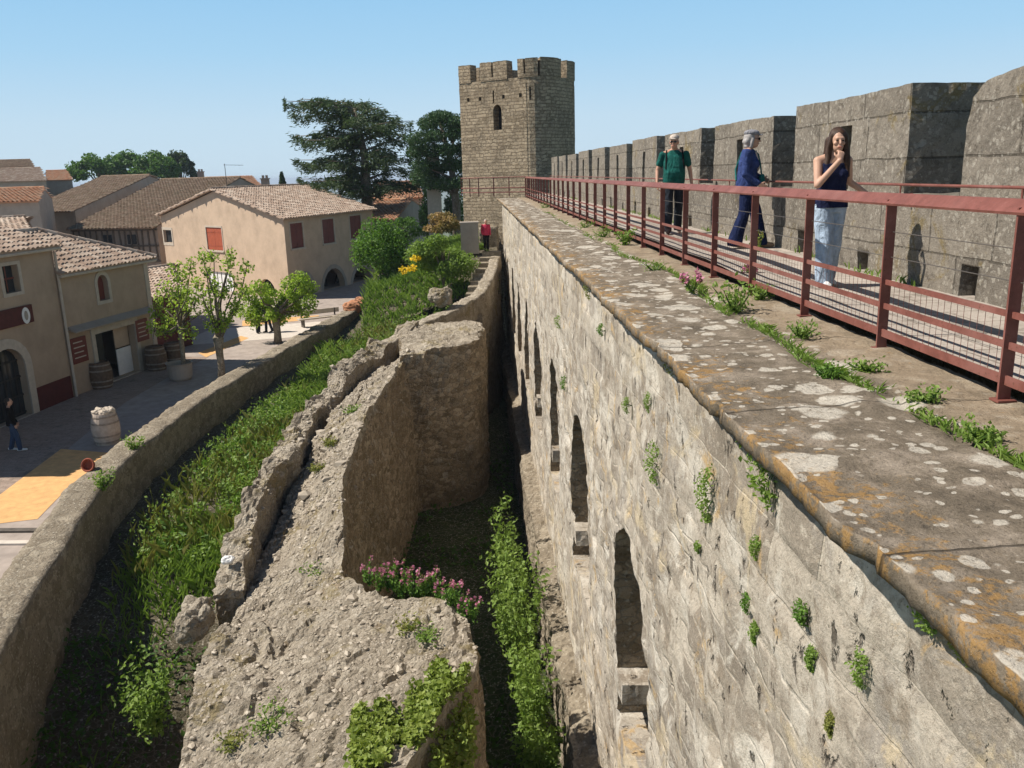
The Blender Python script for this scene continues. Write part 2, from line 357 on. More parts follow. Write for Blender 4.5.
def m_coping(name):
    """weathered grey-brown slabs with pale crust lichen and orange lichen towards the outer edge"""
    t = NT(name, .95, .15); p = t.sep(t.P)
    mid = t.noise(1.3, 6, .7, dist=.5); fine = t.noise(26, 6, .75); big = t.noise(.5, 4)
    col = t.ramp(t.noise(3.4, 6, .7), [(.32, (.11, .09, .066)), (.5, (.20, .163, .12)), (.68, (.36, .30, .235))])
    col = t.mix(t.math('MULTIPLY', t.step(mid, .5, .7), .55), col, (.33, .27, .2))
    col = t.mix(t.math('MULTIPLY', t.step(fine, .45, .3), .6), col, (.06, .05, .04))
    # inner strip beside the railing is yellower mortar
    upf = t.step(t.sep(t.n('ShaderNodeNewGeometry').outputs['Normal'])[2], .75, .9)
    inner = t.step(t.math('ADD', p[0], t.math('MULTIPLY', t.math('SUBTRACT', t.noise(2, 4), .5), .4)), 2.45, 2.65)
    col = t.mix(t.math('MULTIPLY', inner, .75), col, t.ramp(t.noise(5, 6, .75), [(.3, (.2, .155, .105)), (.55, (.36, .28, .19)), (.75, (.47, .4, .3))]))
    # orange lichen
    edge = t.math('SUBTRACT', 1., t.step(p[0], 1.5, 2.0))
    on = t.math('ADD', t.math('ADD', t.math('MULTIPLY', t.noise(2.2, 6, .75, dist=.8), .5), t.math('MULTIPLY', t.noise(13, 5, .75), .5)), t.math('MULTIPLY', edge, .10))
    col = t.mix(t.math('MULTIPLY', t.step(on, .585, .66), .75), col, t.mix(fine, (.3, .15, .04), (.42, .26, .09)))
    # pale lichen discs at three sizes
    for s, rr, seed, lim in ((1.9, .52, 3.1, .22), (3.3, .48, 9.7, .28), (7., .44, 21., .3), (15., .42, 33., .35)):
        v = t.vadd(t.warp(t.P, 4 + s, .16 / (s ** .5)), (seed, seed * 2, 0))
        v = t.comb(*[t.sep(v)[k] for k in (0, 1)], 0.)
        vo = t.voro(s, 'F1', v); r = t.sep(vo.outputs['Color'])
        m = t.math('SUBTRACT', t.math('MULTIPLY', r[0], rr), vo.outputs['Distance'])
        m = t.math('MULTIPLY', t.step(m, -.01, .05), t.step(t.noise(14, 6, .75), .30, .5))
        m = t.math('MULTIPLY', m, t.math('GREATER_THAN', r[1], lim))
        m = t.math('MULTIPLY', m, t.math('SUBTRACT', 1., t.math('MULTIPLY', inner, .85))); m = t.math('MULTIPLY', m, upf)
        col = t.mix(t.math('MULTIPLY', m, .85), col, t.mix(t.noise(30, 4), (.50, .45, .37), (.66, .61, .52)))
    gr = t.noise(60, 5, .8)
    col = t.mix(t.math('MULTIPLY', t.step(gr, .46, .34), .7), col, (.05, .04, .03)); col = t.mix(t.math('MULTIPLY', t.step(gr, .57, .68), .4), col, (.45, .39, .31))
    # slab joints across the wall
    by = t.math('ABSOLUTE', t.math('SUBTRACT', t.math('FRACT', t.math('ADD', t.math('DIVIDE', p[1], 1.9), t.math('MULTIPLY', t.noise(1.2, 3), .12))), .5))
    jt = t.math('SUBTRACT', 1., t.step(by, .0, .006))
    col = t.mix(t.math('MULTIPLY', jt, .7), col, (.05, .04, .03))
    h = t.math('ADD', t.math('MULTIPLY', fine, .5), t.math('ADD', t.noise(6, 6, .7), t.math('MULTIPLY', jt, -.8)))
    h = t.math('ADD', h, t.math('MULTIPLY', gr, .4)); t.bump(h, .9, .03)
    return t.done(col)

def m_tiles(name, c1, c2, c3, moss=(.16,.13,.09), amt=.5):
    t = NT(name, .9, .15)
    rnd = t.n('ShaderNodeNewGeometry').outputs['Random Per Island']
    a = t.n('ShaderNodeAttribute', attribute_name='tile').outputs['Fac']
    col = t.ramp(a, [(0., c1), (.45, c2), (.8, c3), (1., c1)])
    col = t.mix(t.math('MULTIPLY', t.step(t.noise(1.2, 5, .7), .45, .68), amt), col, moss)
    col = t.mix(t.math('MULTIPLY', t.step(t.noise(14, 5, .7), .58, .7), .5), col, (.5, .43, .35))
    t.bump(t.noise(25, 4), .3, .01)
    return t.done(col)

def m_plaster(name, col, stain=.2):
    t = NT(name, .92, .15)
    a = tuple(c * .82 for c in col); b = tuple(min(1, c * 1.1) for c in col)
    c = t.ramp(t.noise(1.1, 6, .65), [(.3, a), (.55, col), (.75, b)])
    p = t.sep(t.P); sv = t.vmul(t.P, (2.5, 2.5, .25))
    c = t.mix(t.math('MULTIPLY', t.step(t.noise(1.2, 5, .7, vec=sv), .55, .75), stain), c, tuple(q * .55 for q in col))
    t.bump(t.noise(30, 5, .7), .25, .008)
    return t.done(c)

def m_paint(name):
    t = NT(name, .55, .35); n = t.noise(7, 6, .7); n2 = t.noise(40, 5, .75); big = t.noise(1.3, 4)
    c = t.ramp(n, [(.3, (.13, .043, .032)), (.5, (.175, .059, .044)), (.7, (.225, .082, .064))])
    c = t.mix(t.math('MULTIPLY', t.step(big, .48, .66), .5), c, (.25, .115, .095))
    c = t.mix(t.math('MULTIPLY', t.step(n2, .57, .66), .75), c, (.085, .035, .018))
    c = t.mix(t.math('MULTIPLY', t.step(n2, .38, .3), .6), c, (.30, .17, .13))
    t.bump(n2, .3, .004); return t.done(c)
YZ = lambda t: t.comb(t.sep(t.P)[1], t.sep(t.P)[2], 0.)
WV = lambda t: t.wallvec()
MAT = dict(
    rampart=m_ashlar('rampart_stone', YZ, .85, .36, (.22,.185,.145), (.53,.47,.385), (.53,.47,.38), speck=(.60,.54,.45), speck_amt=.25, dirt=(.20,.165,.125), mottle=.62, light=(.56,.50,.41), weather=True, orange=(.52,.34,.14), stain=(.30,.27,.235), bump=.9, warp=.06, msize=.008, streak=(.27,.235,.19), rubble_below=(-1.9,-.9,2.6), speck_scale=14.),
    coping=m_coping('coping_stone'),
    parapet=m_ashlar('parapet_stone', YZ, 1.05, .46, (.155,.136,.112), (.245,.215,.175), (.07,.06,.048), speck=(.42,.39,.33), speck_amt=.55, dirt=(.075,.063,.05), mottle=.6, light=(.31,.275,.225), orange=(.2,.15,.06), bump=1., warp=.05, speck_scale=17.),
    tower=m_ashlar('tower_stone', WV, .46, .20, (.19,.145,.095), (.43,.345,.24), (.11,.083,.055), speck=(.55,.47,.36), speck_amt=.25, dirt=(.13,.10,.065), bump=1., warp=.2, msize=.025, mottle=.6, stain=(.17,.135,.095)),
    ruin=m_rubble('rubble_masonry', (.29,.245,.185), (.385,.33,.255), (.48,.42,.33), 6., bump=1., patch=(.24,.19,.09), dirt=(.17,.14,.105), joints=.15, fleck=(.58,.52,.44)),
    ruinface_nicheshade=m_rubble('ruin_face_niche_shade_stone', (.22,.17,.11), (.36,.28,.19), (.52,.42,.30), 4.2, bump=1., dirt=(.12,.09,.055), z_squash=1.8, joints=.7),
    terrace=m_rubble('terrace_stone', (.20,.165,.12), (.28,.235,.175), (.36,.31,.235), 3.6, bump=.7, dirt=(.12,.1,.07), z_squash=1.4),
    walk=m_ashlar('walkway_paving', lambda t: t.comb(t.sep(t.P)[0], t.sep(t.P)[1], 0.), .5, .5, (.33,.29,.25), (.42,.37,.32), (.2,.17,.14), bump=.35, warp=.02),
    rail=m_paint('rust_red_paint'),
    wire=m_plain('steel_wire', (.16,.14,.125), .4, .1, 9., 0, metallic=.6),
    soil=m_rubble('garden_soil', (.07,.06,.04), (.1,.085,.055), (.13,.11,.075), 7., bump=.6, dirt=(.05,.055,.025)),
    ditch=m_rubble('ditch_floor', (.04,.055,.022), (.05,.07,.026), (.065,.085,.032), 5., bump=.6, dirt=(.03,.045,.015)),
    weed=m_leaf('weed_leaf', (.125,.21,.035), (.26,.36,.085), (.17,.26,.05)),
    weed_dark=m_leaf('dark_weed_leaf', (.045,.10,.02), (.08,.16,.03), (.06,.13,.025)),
    weed_dry=m_leaf('dry_grass', (.22,.23,.06), (.32,.3,.1), (.2,.24,.06)),
    ivy=m_leaf('ivy_leaf', (.13,.185,.03), (.28,.33,.07), (.18,.24,.04), .25),
    pink=m_leaf('pink_petal', (.45,.13,.25), (.62,.26,.40), (.5,.18,.3), .3),
    yellow=m_leaf('yellow_petal', (.75,.5,.02), (.85,.62,.04), (.8,.55,.03), .3),
    cedar=m_leaf('cedar_needles', (.04,.068,.03), (.085,.125,.05), (.055,.09,.038), .25),
    pine_leaf=m_leaf('pine_needles', (.03,.075,.025), (.065,.13,.04), (.045,.095,.03), .15),  # needle colour of the pine alone
    broad=m_leaf('broad_leaf', (.06,.13,.025), (.11,.2,.045), (.075,.15,.03), .3),
    plane=m_leaf('plane_leaf', (.20,.31,.035), (.36,.46,.085), (.28,.39,.055), .45),
    tan=m_leaf('tan_foliage', (.30,.19,.07), (.42,.28,.12), (.25,.2,.07), .25),
    shrub=m_leaf('shrub_leaf', (.07,.15,.02), (.16,.28,.045), (.10,.2,.03), .3),
    bark=m_rubble('bark', (.12,.095,.07), (.16,.13,.095), (.2,.17,.13), 9., bump=.6, z_squash=.35),
    bark_pale=m_rubble('plane_bark', (.2,.165,.12), (.28,.235,.17), (.36,.31,.24), 7., bump=.5, z_squash=.6),
    tile_pink=m_tiles('pale_roof_tile', (.31,.22,.165), (.40,.30,.23), (.50,.41,.33), moss=(.26,.205,.16), amt=.45),
    tile_brown=m_tiles('weathered_roof_tile', (.20,.135,.09), (.26,.18,.125), (.31,.23,.165), moss=(.17,.14,.085), amt=.6),
    tile_orange=m_tiles('orange_roof_tile', (.42,.2,.11), (.5,.27,.16), (.45,.3,.2), amt=.2),
    plaster=m_plaster('tan_plaster', (.42,.315,.225), .35),
    plaster_c=m_plaster('ochre_plaster', (.53,.40,.29), .08),
    plaster_pale=m_plaster('grey_plaster', (.36,.31,.26)),
    plaster_old=m_plaster('old_plaster', (.33,.27,.225), .4),
    trim=m_plain('stone_trim', (.48,.41,.33), .85, .12, 5., .2),
    oxide=m_plain('oxblood_paint', (.085,.018,.018), .55, .2, 5., .1),
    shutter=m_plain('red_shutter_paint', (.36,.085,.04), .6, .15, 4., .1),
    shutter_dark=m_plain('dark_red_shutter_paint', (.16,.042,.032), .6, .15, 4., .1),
    dark=m_plain('interior_shade', (.018,.016,.015), .9, .2, 3., 0),  # near-black, stands in for the shade behind openings
    glass=m_plain('window_glass', (.03,.035,.04), .12, .2, 2., 0, spec=.6),
    iron=m_plain('black_iron', (.02,.02,.02), .5, .2, 5., 0),
    white=m_plain('white_paint', (.75,.74,.72), .6, .06, 5., .1),
    timber=m_plain('old_timber', (.1,.085,.07), .85, .35, 6., .4),
    wood=m_plain('barrel_wood', (.13,.085,.055), .75, .3, 9., .3),
    stonebarrel=m_plain('pale_barrel_staves', (.42,.35,.29), .85, .2, 7., .3),
    hoop=m_plain('barrel_hoop', (.26,.215,.175), .7, .3, 9., .2),
    asphalt=m_plain('asphalt', (.34,.285,.245), .92, .18, 3., .4),
    brickpave=m_ashlar('brown_pavers', lambda t: t.comb(t.sep(t.P)[0], t.sep(t.P)[1], 0.), .24, .12, (.29,.215,.17), (.37,.285,.23), (.2,.16,.13), bump=.25, warp=.01),
    gravel=m_plain('ochre_gravel', (.62,.36,.15), .95, .15, 5., .5),
    palekerb=m_plain('pale_kerb', (.55,.49,.42), .9, .12, 4., .3),
    terracotta=m_plain('terracotta', (.26,.07,.04), .8, .2, 7., .2),
    rubble=m_leaf('rubble_stone', (.27,.225,.17), (.47,.41,.325), (.36,.305,.235), .0),
    land=m_plain('far_plain', (.10,.12,.055), .95, .4, .02, 0),
)
# ------------------------------------------------------------------ ground, plain, town square
TZ = -6.5
b = M(); rings = [0, 40, 90, 150, 220, 400, 900, 2500, 8000, 30000]; zs = [-10.2, -10.2, -10.2, -10.4, -18, -55, -70, -75, -80, -85]
b.v.append((0, 20, -10.2))
nr = 48
for r_, z_ in list(zip(rings, zs))[1:]:
    for j in range(nr): b.v.append((r_*math.cos(2*math.pi*j/nr), 20 + r_*math.sin(2*math.pi*j/nr), z_))
for j in range(nr): b.f.append((0, 1+j, 1+(j+1) % nr))
for k in range(len(rings) - 2):
    for j in range(nr): b.f.append((1+k*nr+j, 1+(k+1)*nr+j, 1+(k+1)*nr+(j+1) % nr, 1+k*nr+(j+1) % nr))
b.mi = [0] * len(b.f)
tag(b.build('ground', MAT['land'], smooth=True), kind='structure')

# terrace wall path (top right edge, top left edge)
TR = [(-5.6, 5.5), (-6.9, 9.5), (-7.88, 12.64), (-8.39, 15.13), (-9.06, 18.3), (-9.5, 20.75), (-9.62, 23.35), (-9.5, 28.6), (-9.0, 32.76), (-8.12, 38.7), (-7.0, 46.0), (-4.98, 56.4)]
TL = [(-6.35, 5.2), (-7.75, 9.3), (-8.72, 12.5), (-9.2, 14.9), (-9.9, 18.2), (-10.32, 20.9), (-10.42, 23.4), (-10.28, 28.6), (-9.75, 32.9), (-8.85, 38.9), (-7.75, 46.2), (-5.75, 56.5)]
TOPZ = -5.9
# town square: sheet west of the terrace wall (ends inside the wall)
sq = M()
mid = [((a[0]+c[0])/2, (a[1]+c[1])/2) for a, c in zip(TR, TL)]
pts = mid + [(-5.2, 75), (-70, 120), (-70, 2), (-10, 2)]
sq.add([(x, y, TZ) for x, y in pts], [tuple(range(len(pts)))])
tag(sq.build('town_square', MAT['asphalt']), kind='structure')
def sheet(name, mat, pts, dz, z=TZ):
    s = M(); s.add([(x, y, z + dz) for x, y in pts], [tuple(range(len(pts)))])
    return tag(s.build(name, mat), kind='structure')
sheet('brown_pavement', MAT['brickpave'], [(-11.6, 19.0), (-12.3, 23.2), (-12.7, 25.6), (-12.9, 28), (-13.1, 31), (-12.9, 35), (-12.4, 39), (-18, 40), (-22, 20)], .004)
sheet('ochre_gravel', MAT['gravel'], [(-10.85, 19.8), (-12.6, 19.4), (-12.9, 25.5), (-11.05, 24.85), (-11.05, 21.6)], .008)
sheet('paving_band', MAT['gravel'], [(-13.2, 40.0), (-12.5, 38.9), (-11.7, 43.5), (-12.3, 44.2)], .008)
sheet('paving_strip', MAT['gravel'], [(-13.0, 47.2), (-9.06, 48.9), (-9.3, 50.2), (-13.5, 49.2)], .008)
sheet('pale_pavement', MAT['palekerb'], [(-15, 42.0), (-8.3, 43.5), (-8.6, 48), (-14.6, 46.5)], .004)
for k, (yy) in enumerate((18.2, 18.9)):
    s = M(); s.prism([(-9.9, yy), (-14, yy + .35), (-14, yy + .55), (-9.9, yy + .18)], TZ - .05, TZ + .05)
    tag(s.build('kerb_line', MAT['timber' if k else 'palekerb']), kind='structure')

tw = strip_solid('terrace_wall', [(x, y, TOPZ) for x, y in TL], [(x, y, TOPZ) for x, y in TR], -9.6, MAT['terrace'], step=.16, side=.2, amp=.05, lump=.05, lscale=3., seed=3)
tag(tw, 'long low curving stone terrace wall with flat coping between the square and the overgrown ruin', 'wall')

# garden slope between the terrace wall and the ruin
gy = np.linspace(4, 57, 160); gu = np.linspace(0, 1, 40)
ry = [p[1] for p in TR]; rx = [p[0] for p in TR]
GZ = lambda y: np.interp(y, [4, 12.7, 16, 20, 31, 43, 50, 57], [-8.9, -8.2, -7.6, -7.25, -7.0, -6.65, -6.1, -5.9])
P = np.zeros((160, 40, 3))
for i, y in enumerate(gy):
    x0 = np.interp(y, ry, rx) - .25; x1 = np.interp(y, [4, 14, 24, 33, 38, 45, 57], [-3, -3.5, -3.3, -1.6, .4, 1.0, 1.0])
    xx = x0 + (x1 - x0) * gu
    P[i, :, 0] = xx; P[i, :, 1] = y; P[i, :, 2] = GZ(y) - gu * np.interp(y, [13, 18], [1.7, 0])
P[..., 2] += fbm(P * .7, 3) * .12 + fbm(P * 3, 4) * .04
P[..., 2] += np.clip((P[..., 1] - 33) / 12, 0, 1) * np.clip((P[..., 0] + 6) / 6, 0, 1) * 1.6
b = M(); b.grid(P); tag(b.build('garden_slope', MAT['soil'], smooth=True), kind='structure')
b = M(); P = np.stack(np.meshgrid(np.linspace(-4, 2, 40), np.linspace(3, 40, 160), indexing='ij'), -1)
P = np.concatenate([P, np.full(P.shape[:2] + (1,), -9.85)], -1); P[..., 2] += fbm(P * .8, 9) * .15
b.grid(P); tag(b.build('ditch_floor', MAT['ditch'], smooth=True), kind='structure')

# ------------------------------------------------------------------ ruin
rows = [ # y, xL, zL, xR, zR
 (4.5, -3.9, -6.9, -1.7, -5.8), (7.5, -4.0, -6.7, -1.45, -5.65), (8.7, -4.15, -6.6, -1.12, -5.55), (9.6, -4.25, -6.5, -.72, -5.52), (10.3, -4.35, -6.45, -.38, -5.5), (10.9, -4.4, -6.4, -.24, -5.5), (11.5, -4.5, -6.3, -.22, -5.5), (12.2, -4.7, -6.2, -.34, -5.5), (12.6, -4.7, -6.2, -.7, -5.5),
 (13.0, -4.7, -6.1, -1.5, -5.52), (13.4, -4.65, -6.1, -2.1, -5.5), (14.2, -4.65, -6.35, -2.54, -5.48), (16.5, -4.65, -6.3, -2.95, -5.3), (18.5, -4.6, -6.05, -3.1, -5.08),
 (22, -4.35, -5.45, -2.95, -4.8), (26, -3.9, -5.05, -2.6, -4.45), (28.5, -3.4, -4.85, -2.2, -4.4)]
def ruintop(P):
    a = fbm(P * .55, 77, 4) * .16
    # terraces and broken courses
    return a + .10 * np.round(fbm(P * np.array([1.0, .7, 0]), 21, 3) * 2.2) / 1.5
o = strip_solid('rubble_ruin', [(r[1], r[0], r[2]) for r in rows], [(r[3], r[0], r[4]) for r in rows], -10.2, [MAT['ruin'], MAT['ruinface_nicheshade']], step=.07, side=.16, amp=.05, lump=.065, lscale=4.5, seed=5, topfn=ruintop, smooth=False, batter=.3)
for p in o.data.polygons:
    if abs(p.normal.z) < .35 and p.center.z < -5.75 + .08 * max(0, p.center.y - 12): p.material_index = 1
tag(o, 'broad broken mass of pale rubble masonry with a ragged flat top, nearest in the ditch', 'ruin')
front = [(-2.5, 27.2, -4.35), (-1.9, 27.35, -4.2), (-1.1, 27.7, -4.15), (-.3, 28.2, -4.2), (.05, 28.8, -4.3), (.2, 29.8, -4.35)]
back = [(-2.9, 32.4, -4.45), (-2.2, 33.0, -4.35), (-1.1, 33.6, -4.3), (-.3, 33.6, -4.3), (.2, 33.2, -4.35), (.3, 32.5, -4.4)]
o = strip_solid('ruin_block', back, front, -10.2, [MAT['ruin'], MAT['ruinface_nicheshade']], step=.11, side=.16, amp=.09, lump=.09, lscale=4., seed=15, topfn=lambda P: fbm(P * .7, 5) * .12, smooth=False)
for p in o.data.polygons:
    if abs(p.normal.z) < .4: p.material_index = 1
tag(o, 'tall upright block of brown ruined masonry with rounded corner and bright flat top', 'ruin')
lw = [(-4.72, 14.7, -6.05), (-4.82, 16.2, -5.7), (-4.85, 18, -5.32), (-4.72, 21, -5.04), (-4.5, 24.5, -4.85), (-3.7, 28.5, -4.55), (-2.5, 33, -4.3)]
o = strip_solid('ruined_low_wall', [(x - .38 - .012*max(0, y - 18), y, z) for x, y, z in lw], [(x + .12 + .1 * math.sin(y), y, z - .02) for x, y, z in lw], -10.2, MAT['ruin'], step=.09, side=.14, amp=.12, lump=.12, lscale=4., seed=25, topfn=lambda P: fbm(P * .9, 8) * .22 - .28*np.clip(fbm(P * np.array([.3, .45, 0]), 88) - .25, 0, 1)*2, smooth=False)
tag(o, 'low ragged ridge of ruined wall along the green strip, casting a dark shadow', 'ruin')
cw = [(1.35, 45.5, -2.9), (1.05, 43.2, -3.25), (.75, 41, -3.65), (.3, 39, -3.95), (-.35, 37.3, -4.15), (-1.2, 35.6, -4.3), (-2.2, 33.6, -4.4), (-3.2, 31, -4.6)]
o = strip_solid('curved_garden_wall', [(x - .42, y + .22, z) for x, y, z in cw], [(x + .1, y - .05, z) for x, y, z in cw], -10.2, MAT['ruin'], step=.12, side=.2, amp=.06, lump=.07, lscale=4., seed=35)
tag(o, 'curving stone wall with pale coping that climbs beside the garden steps', 'wall')
def rock(name, c, s, seed, label, cat, mat='ruin', group=None):
    bm = bmesh.new(); bmesh.ops.create_icosphere(bm, subdivisions=4, radius=1)
    v = np.array([q.co[:] for q in bm.verts]); n = v.copy()
    v = np.sign(v) * np.abs(v) ** .75
    v = v * np.array(s) + n * (fbm(v * 1.6 + seed, seed, 4) * .34 * min(s))[:, None]
    for q, p in zip(bm.verts, v): q.co = Vector(p) + Vector(c)
    me = bpy.data.meshes.new(name); bm.to_mesh(me); bm.free()
    return tag(link(name, me, None, [MAT[mat]]), label, cat, group)
rock('boulder', (-1.5, 36.6, -3.75), (.5, .38, .42), 3, 'large leaning slab of rock in the green bank below the steps', 'rock')
_q = at_z(196, 618, -6.35); rock('fallen_masonry', tuple(_q), (.3, .42, .34), 12, 'squat lump of masonry casting a black shadow at the ruin edge', 'rock')
rock('pale_stone', (-4.95, 15.3, -5.72), (.12, .1, .07), 4, 'small white stone lying on the broken masonry by the green strip', 'rock', 'white')
# ------------------------------------------------------------------ rampart wall (face at x = 1.48)
FX = 1.68; WALL_END = 49.0
ra = empty('rampart_wall', (FX, 0, -9.4), 'long tall pale stone rampart with narrow arched niches and lichen-spotted coping', 'wall')
def inv(o): o.matrix_parent_inverse = Matrix.Translation(-Vector(ra.location)); return o
ys = np.concatenate([np.arange(-3, 14, .055), np.arange(14, 24, .11), np.arange(24, WALL_END + .01, .25)]); zz = np.arange(-8.1, -.085, .055)
Y, Z = np.meshgrid(ys, zz, indexing='ij'); P = np.stack([np.full(Y.shape, FX), Y, Z], -1)
low = np.clip((-1.2 - Z + fbm(P * .5, 2) * .6) / 1.2, 0, 1)          # older rough masonry below the dressed courses
q = P * np.array([1, 1, 1])
dsp = fbm(q * .6, 40, 3) * .03 + fbm(q * 3, 41, 4) * .012
st = lumps(q * np.array([1, 1.6, 3.0]) + fbm(q * 1.5, 44)[..., None] * .5, 45)
dsp += low * (.018 * st - .012 + fbm(q * np.array([1, 1.5, 2.5]), 46, 5, .65) * .022)
# dressed courses above: the same bond as the masonry pattern, each block set a little in or out, joints raked back
rn = np.floor(Z / .36); bwid = np.where(rn % 3 == 0, .85 * 1.35, .85); off = np.where(rn % 2 == 0, bwid * .43, 0.); bn = np.floor((Y + off) / bwid)
fx = (Y + off) - bn * bwid; fz = Z - rn * .36; jd = np.minimum(np.minimum(fx, bwid - fx), np.minimum(fz, .36 - fz))
dsp += (1 - low) * ((_hash(rn.astype(np.int64), bn.astype(np.int64), bn.astype(np.int64) * 0, 77) - .5) * .034 - .024 * np.clip(1 - jd / .045, 0, 1) * np.clip(.7 + fbm(q * 1.3, 78), .1, 1.3))
pit = np.clip(fbm(q * np.array([1, 1.6, 2.4]), 48, 4) - .6, 0, 1)
dsp -= -(.06 + .25 * low) * pit * .5
P[..., 0] += -dsp + 2 * (.06 + .25 * low) * pit * .5
P[..., 0] += .06 * np.clip((Z + .36 + fbm(q * np.array([0, 2.5, 0]), 49) * .02) / .02, 0, 1)   # top of the face set back, added to widen the coping's shadow line
b = M(); b.grid(P)
na, nb_ = P.shape[:2]; base = len(b.v); X1 = 3.0
b.v += [(X1, ys[0], zz[0]), (X1, ys[-1], zz[0]), (X1, ys[-1], zz[-1]), (X1, ys[0], zz[-1])]
idx = np.arange(na * nb_).reshape(na, nb_)
b.f += [(base, base+1, base+2, base+3), tuple(idx[:, 0].tolist()) + (base+1, base), tuple(idx[::-1, -1].tolist()) + (base+3, base+2), tuple(idx[0, ::-1].tolist()) + (base, base+3), tuple(idx[-1, :].tolist()) + (base+2, base+1)]
b.mi = [0] * len(b.f)
face = b.build('wall_face', MAT['rampart'], ra, smooth=True); inv(face)
cut = []
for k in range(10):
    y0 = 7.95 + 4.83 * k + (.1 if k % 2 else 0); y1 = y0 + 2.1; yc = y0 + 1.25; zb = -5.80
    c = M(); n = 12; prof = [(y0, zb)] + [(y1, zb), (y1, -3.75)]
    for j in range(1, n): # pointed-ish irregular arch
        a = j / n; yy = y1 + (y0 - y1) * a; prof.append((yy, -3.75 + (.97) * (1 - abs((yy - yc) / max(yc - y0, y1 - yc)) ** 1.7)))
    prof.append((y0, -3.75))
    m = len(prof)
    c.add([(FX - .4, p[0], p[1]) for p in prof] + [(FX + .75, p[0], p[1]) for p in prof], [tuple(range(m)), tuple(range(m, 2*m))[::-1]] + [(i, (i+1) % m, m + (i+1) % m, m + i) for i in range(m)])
    cut.append(c.build('cutter', MAT['ruinface_nicheshade']))  # darker brown stone on the niche sides paints their shade deeper
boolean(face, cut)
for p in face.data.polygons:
    if p.material_index and p.normal.z > .6: p.material_index = 0  # niche floors that catch the sun keep the paler wall stone
for k in range(4):   # broken stone ledges left standing against the far jambs
    y1 = 7.95 + 4.83 * k + (.1 if k % 2 else 0) + 2.1
    s = strip_solid('niche_ledge', [(FX + .02, y1 + .1, -5.13), (FX + .75, y1 + .1, -5.13)], [(FX + .02, y1 - .4, -5.13), (FX + .75, y1 - .43, -5.13)], -5.42, MAT['rampart'], ra, step=.06, side=.06, amp=.015, lump=.02, seed=k, smooth=False); inv(s)
# coping slab with a slightly ragged outer edge
ys2 = np.concatenate([np.arange(-3, 16, .06), np.arange(16, WALL_END + .01, .3)])
sl_ = np.floor(ys2 / 1.9 + .5); ed = fbm(np.stack([ys2 * 0, ys2 * 1.6, ys2 * 0], -1), 60, 6, .72) * .026 + (_hash(sl_.astype(np.int64), sl_.astype(np.int64), sl_.astype(np.int64), 5) - .5) * .02 + .035 * np.exp(-((ys2 / 1.9 + .5 - np.round(ys2 / 1.9 + .5)) / .025) ** 2)
xs = np.r_[0, .002, .007, .022, np.linspace(.08, 1.70, 28)]
dz = np.r_[-.095, -.022, -.006, 0, np.zeros(28)]
P = np.zeros((len(ys2), len(xs), 3)); P[..., 0] = 1.41 + xs[None] + ed[:, None] * np.clip(1 - xs[None] / .3, 0, 1); P[..., 1] = ys2[:, None]; P[..., 2] = dz[None]
P[..., 2] += (fbm(P * 1.2, 61, 4) * .014 + fbm(P * 5, 62, 4, .65) * .012 + ((_hash(sl_.astype(np.int64), sl_.astype(np.int64), sl_.astype(np.int64), 6) - .5) * .02)[:, None] * (P[..., 0] < 2.5)) * (xs[None] > .02)
crack = 2.52 + fbm(np.stack([ys2 * 0, ys2 * .5, ys2 * 0], -1), 63) * .12
P[..., 2] -= .03 * np.exp(-((P[..., 0] - crack[:, None]) / .05) ** 2)
b = M(); b.grid(P)
e0 = [(1.80, y, -.095) for y in ys2]; o0 = len(b.v); b.v += e0
nx_ = len(xs)
b.f += [(i * nx_, o0 + i, o0 + i + 1, (i + 1) * nx_) for i in range(len(ys2) - 1)]; b.mi = [0] * len(b.f)
inv(b.build('coping', MAT['coping'], ra, smooth=True))
# plinth and foundation ledge at the foot
s = strip_solid('plinth', [(1.31 + .05 * math.sin(y), y, -7.96) for y in range(-2, 49, 2)], [(1.78, y, -7.86) for y in range(-2, 49, 2)], -10.1, MAT['terrace'], ra, step=.1, side=.14, amp=.06, lump=.07, seed=50, smooth=False); inv(s)

# ------------------------------------------------------------------ wall walk and crenellated parapet
PX = 4.55
wz = lambda y: np.interp(y, [-3, 9.6, 11.4, 50], [.1, .1, .15, .15])
b = M(); ys3 = np.concatenate([np.linspace(-3, 9.6, 30), np.linspace(9.61, 11.4, 8), np.linspace(11.5, 49.6, 40)])
P = np.zeros((len(ys3), 8, 3)); P[..., 0] = np.linspace(3.11, 4.7, 8)[None]; P[..., 1] = ys3[:, None]; P[..., 2] = wz(ys3)[:, None]
P[..., 2] += fbm(P * 1.5, 70) * .008; 
b.grid(P); b.build('wall_walk', MAT['walk'], smooth=False)['kind'] = 'structure'
pa = empty('parapet_wall', (PX, 0, 0), 'dark lichen-speckled crenellated parapet along the outer side of the wall walk', 'wall')
def invp(o, root): o.matrix_parent_inverse = Matrix.Translation(-Vector(root.location)); return o
s = strip_solid('parapet_base', [(PX, y, 1.03) for y in np.arange(-3, 52, 1.)], [(PX + 1.0, y, 1.03) for y in np.arange(-3, 52, 1.)], -2, MAT['parapet'], None, step=.12, side=.12, amp=.012, lump=.02, lscale=5., seed=80, smooth=True)
cut = []
for k in range(22):
    y = 7.52 + 2.05 * k - 4.1 + (.15 if k % 3 == 0 else 0)
    h = .24 if k % 2 else .32
    cut.append(M().box((PX + .2, y + .14, float(wz(y)) + h / 2 - .02), (.7, .27, h)).build('cutter', MAT['parapet']))
boolean(s, cut); s.parent = pa; invp(s, pa)
ms = [(-2.5, .1)] + [(.55, 3.75)]
ymer = [(4.72, 7.98)] + [(8.98 + 4.12 * k, 8.98 + 4.12 * k + 3.2) for k in range(10)]
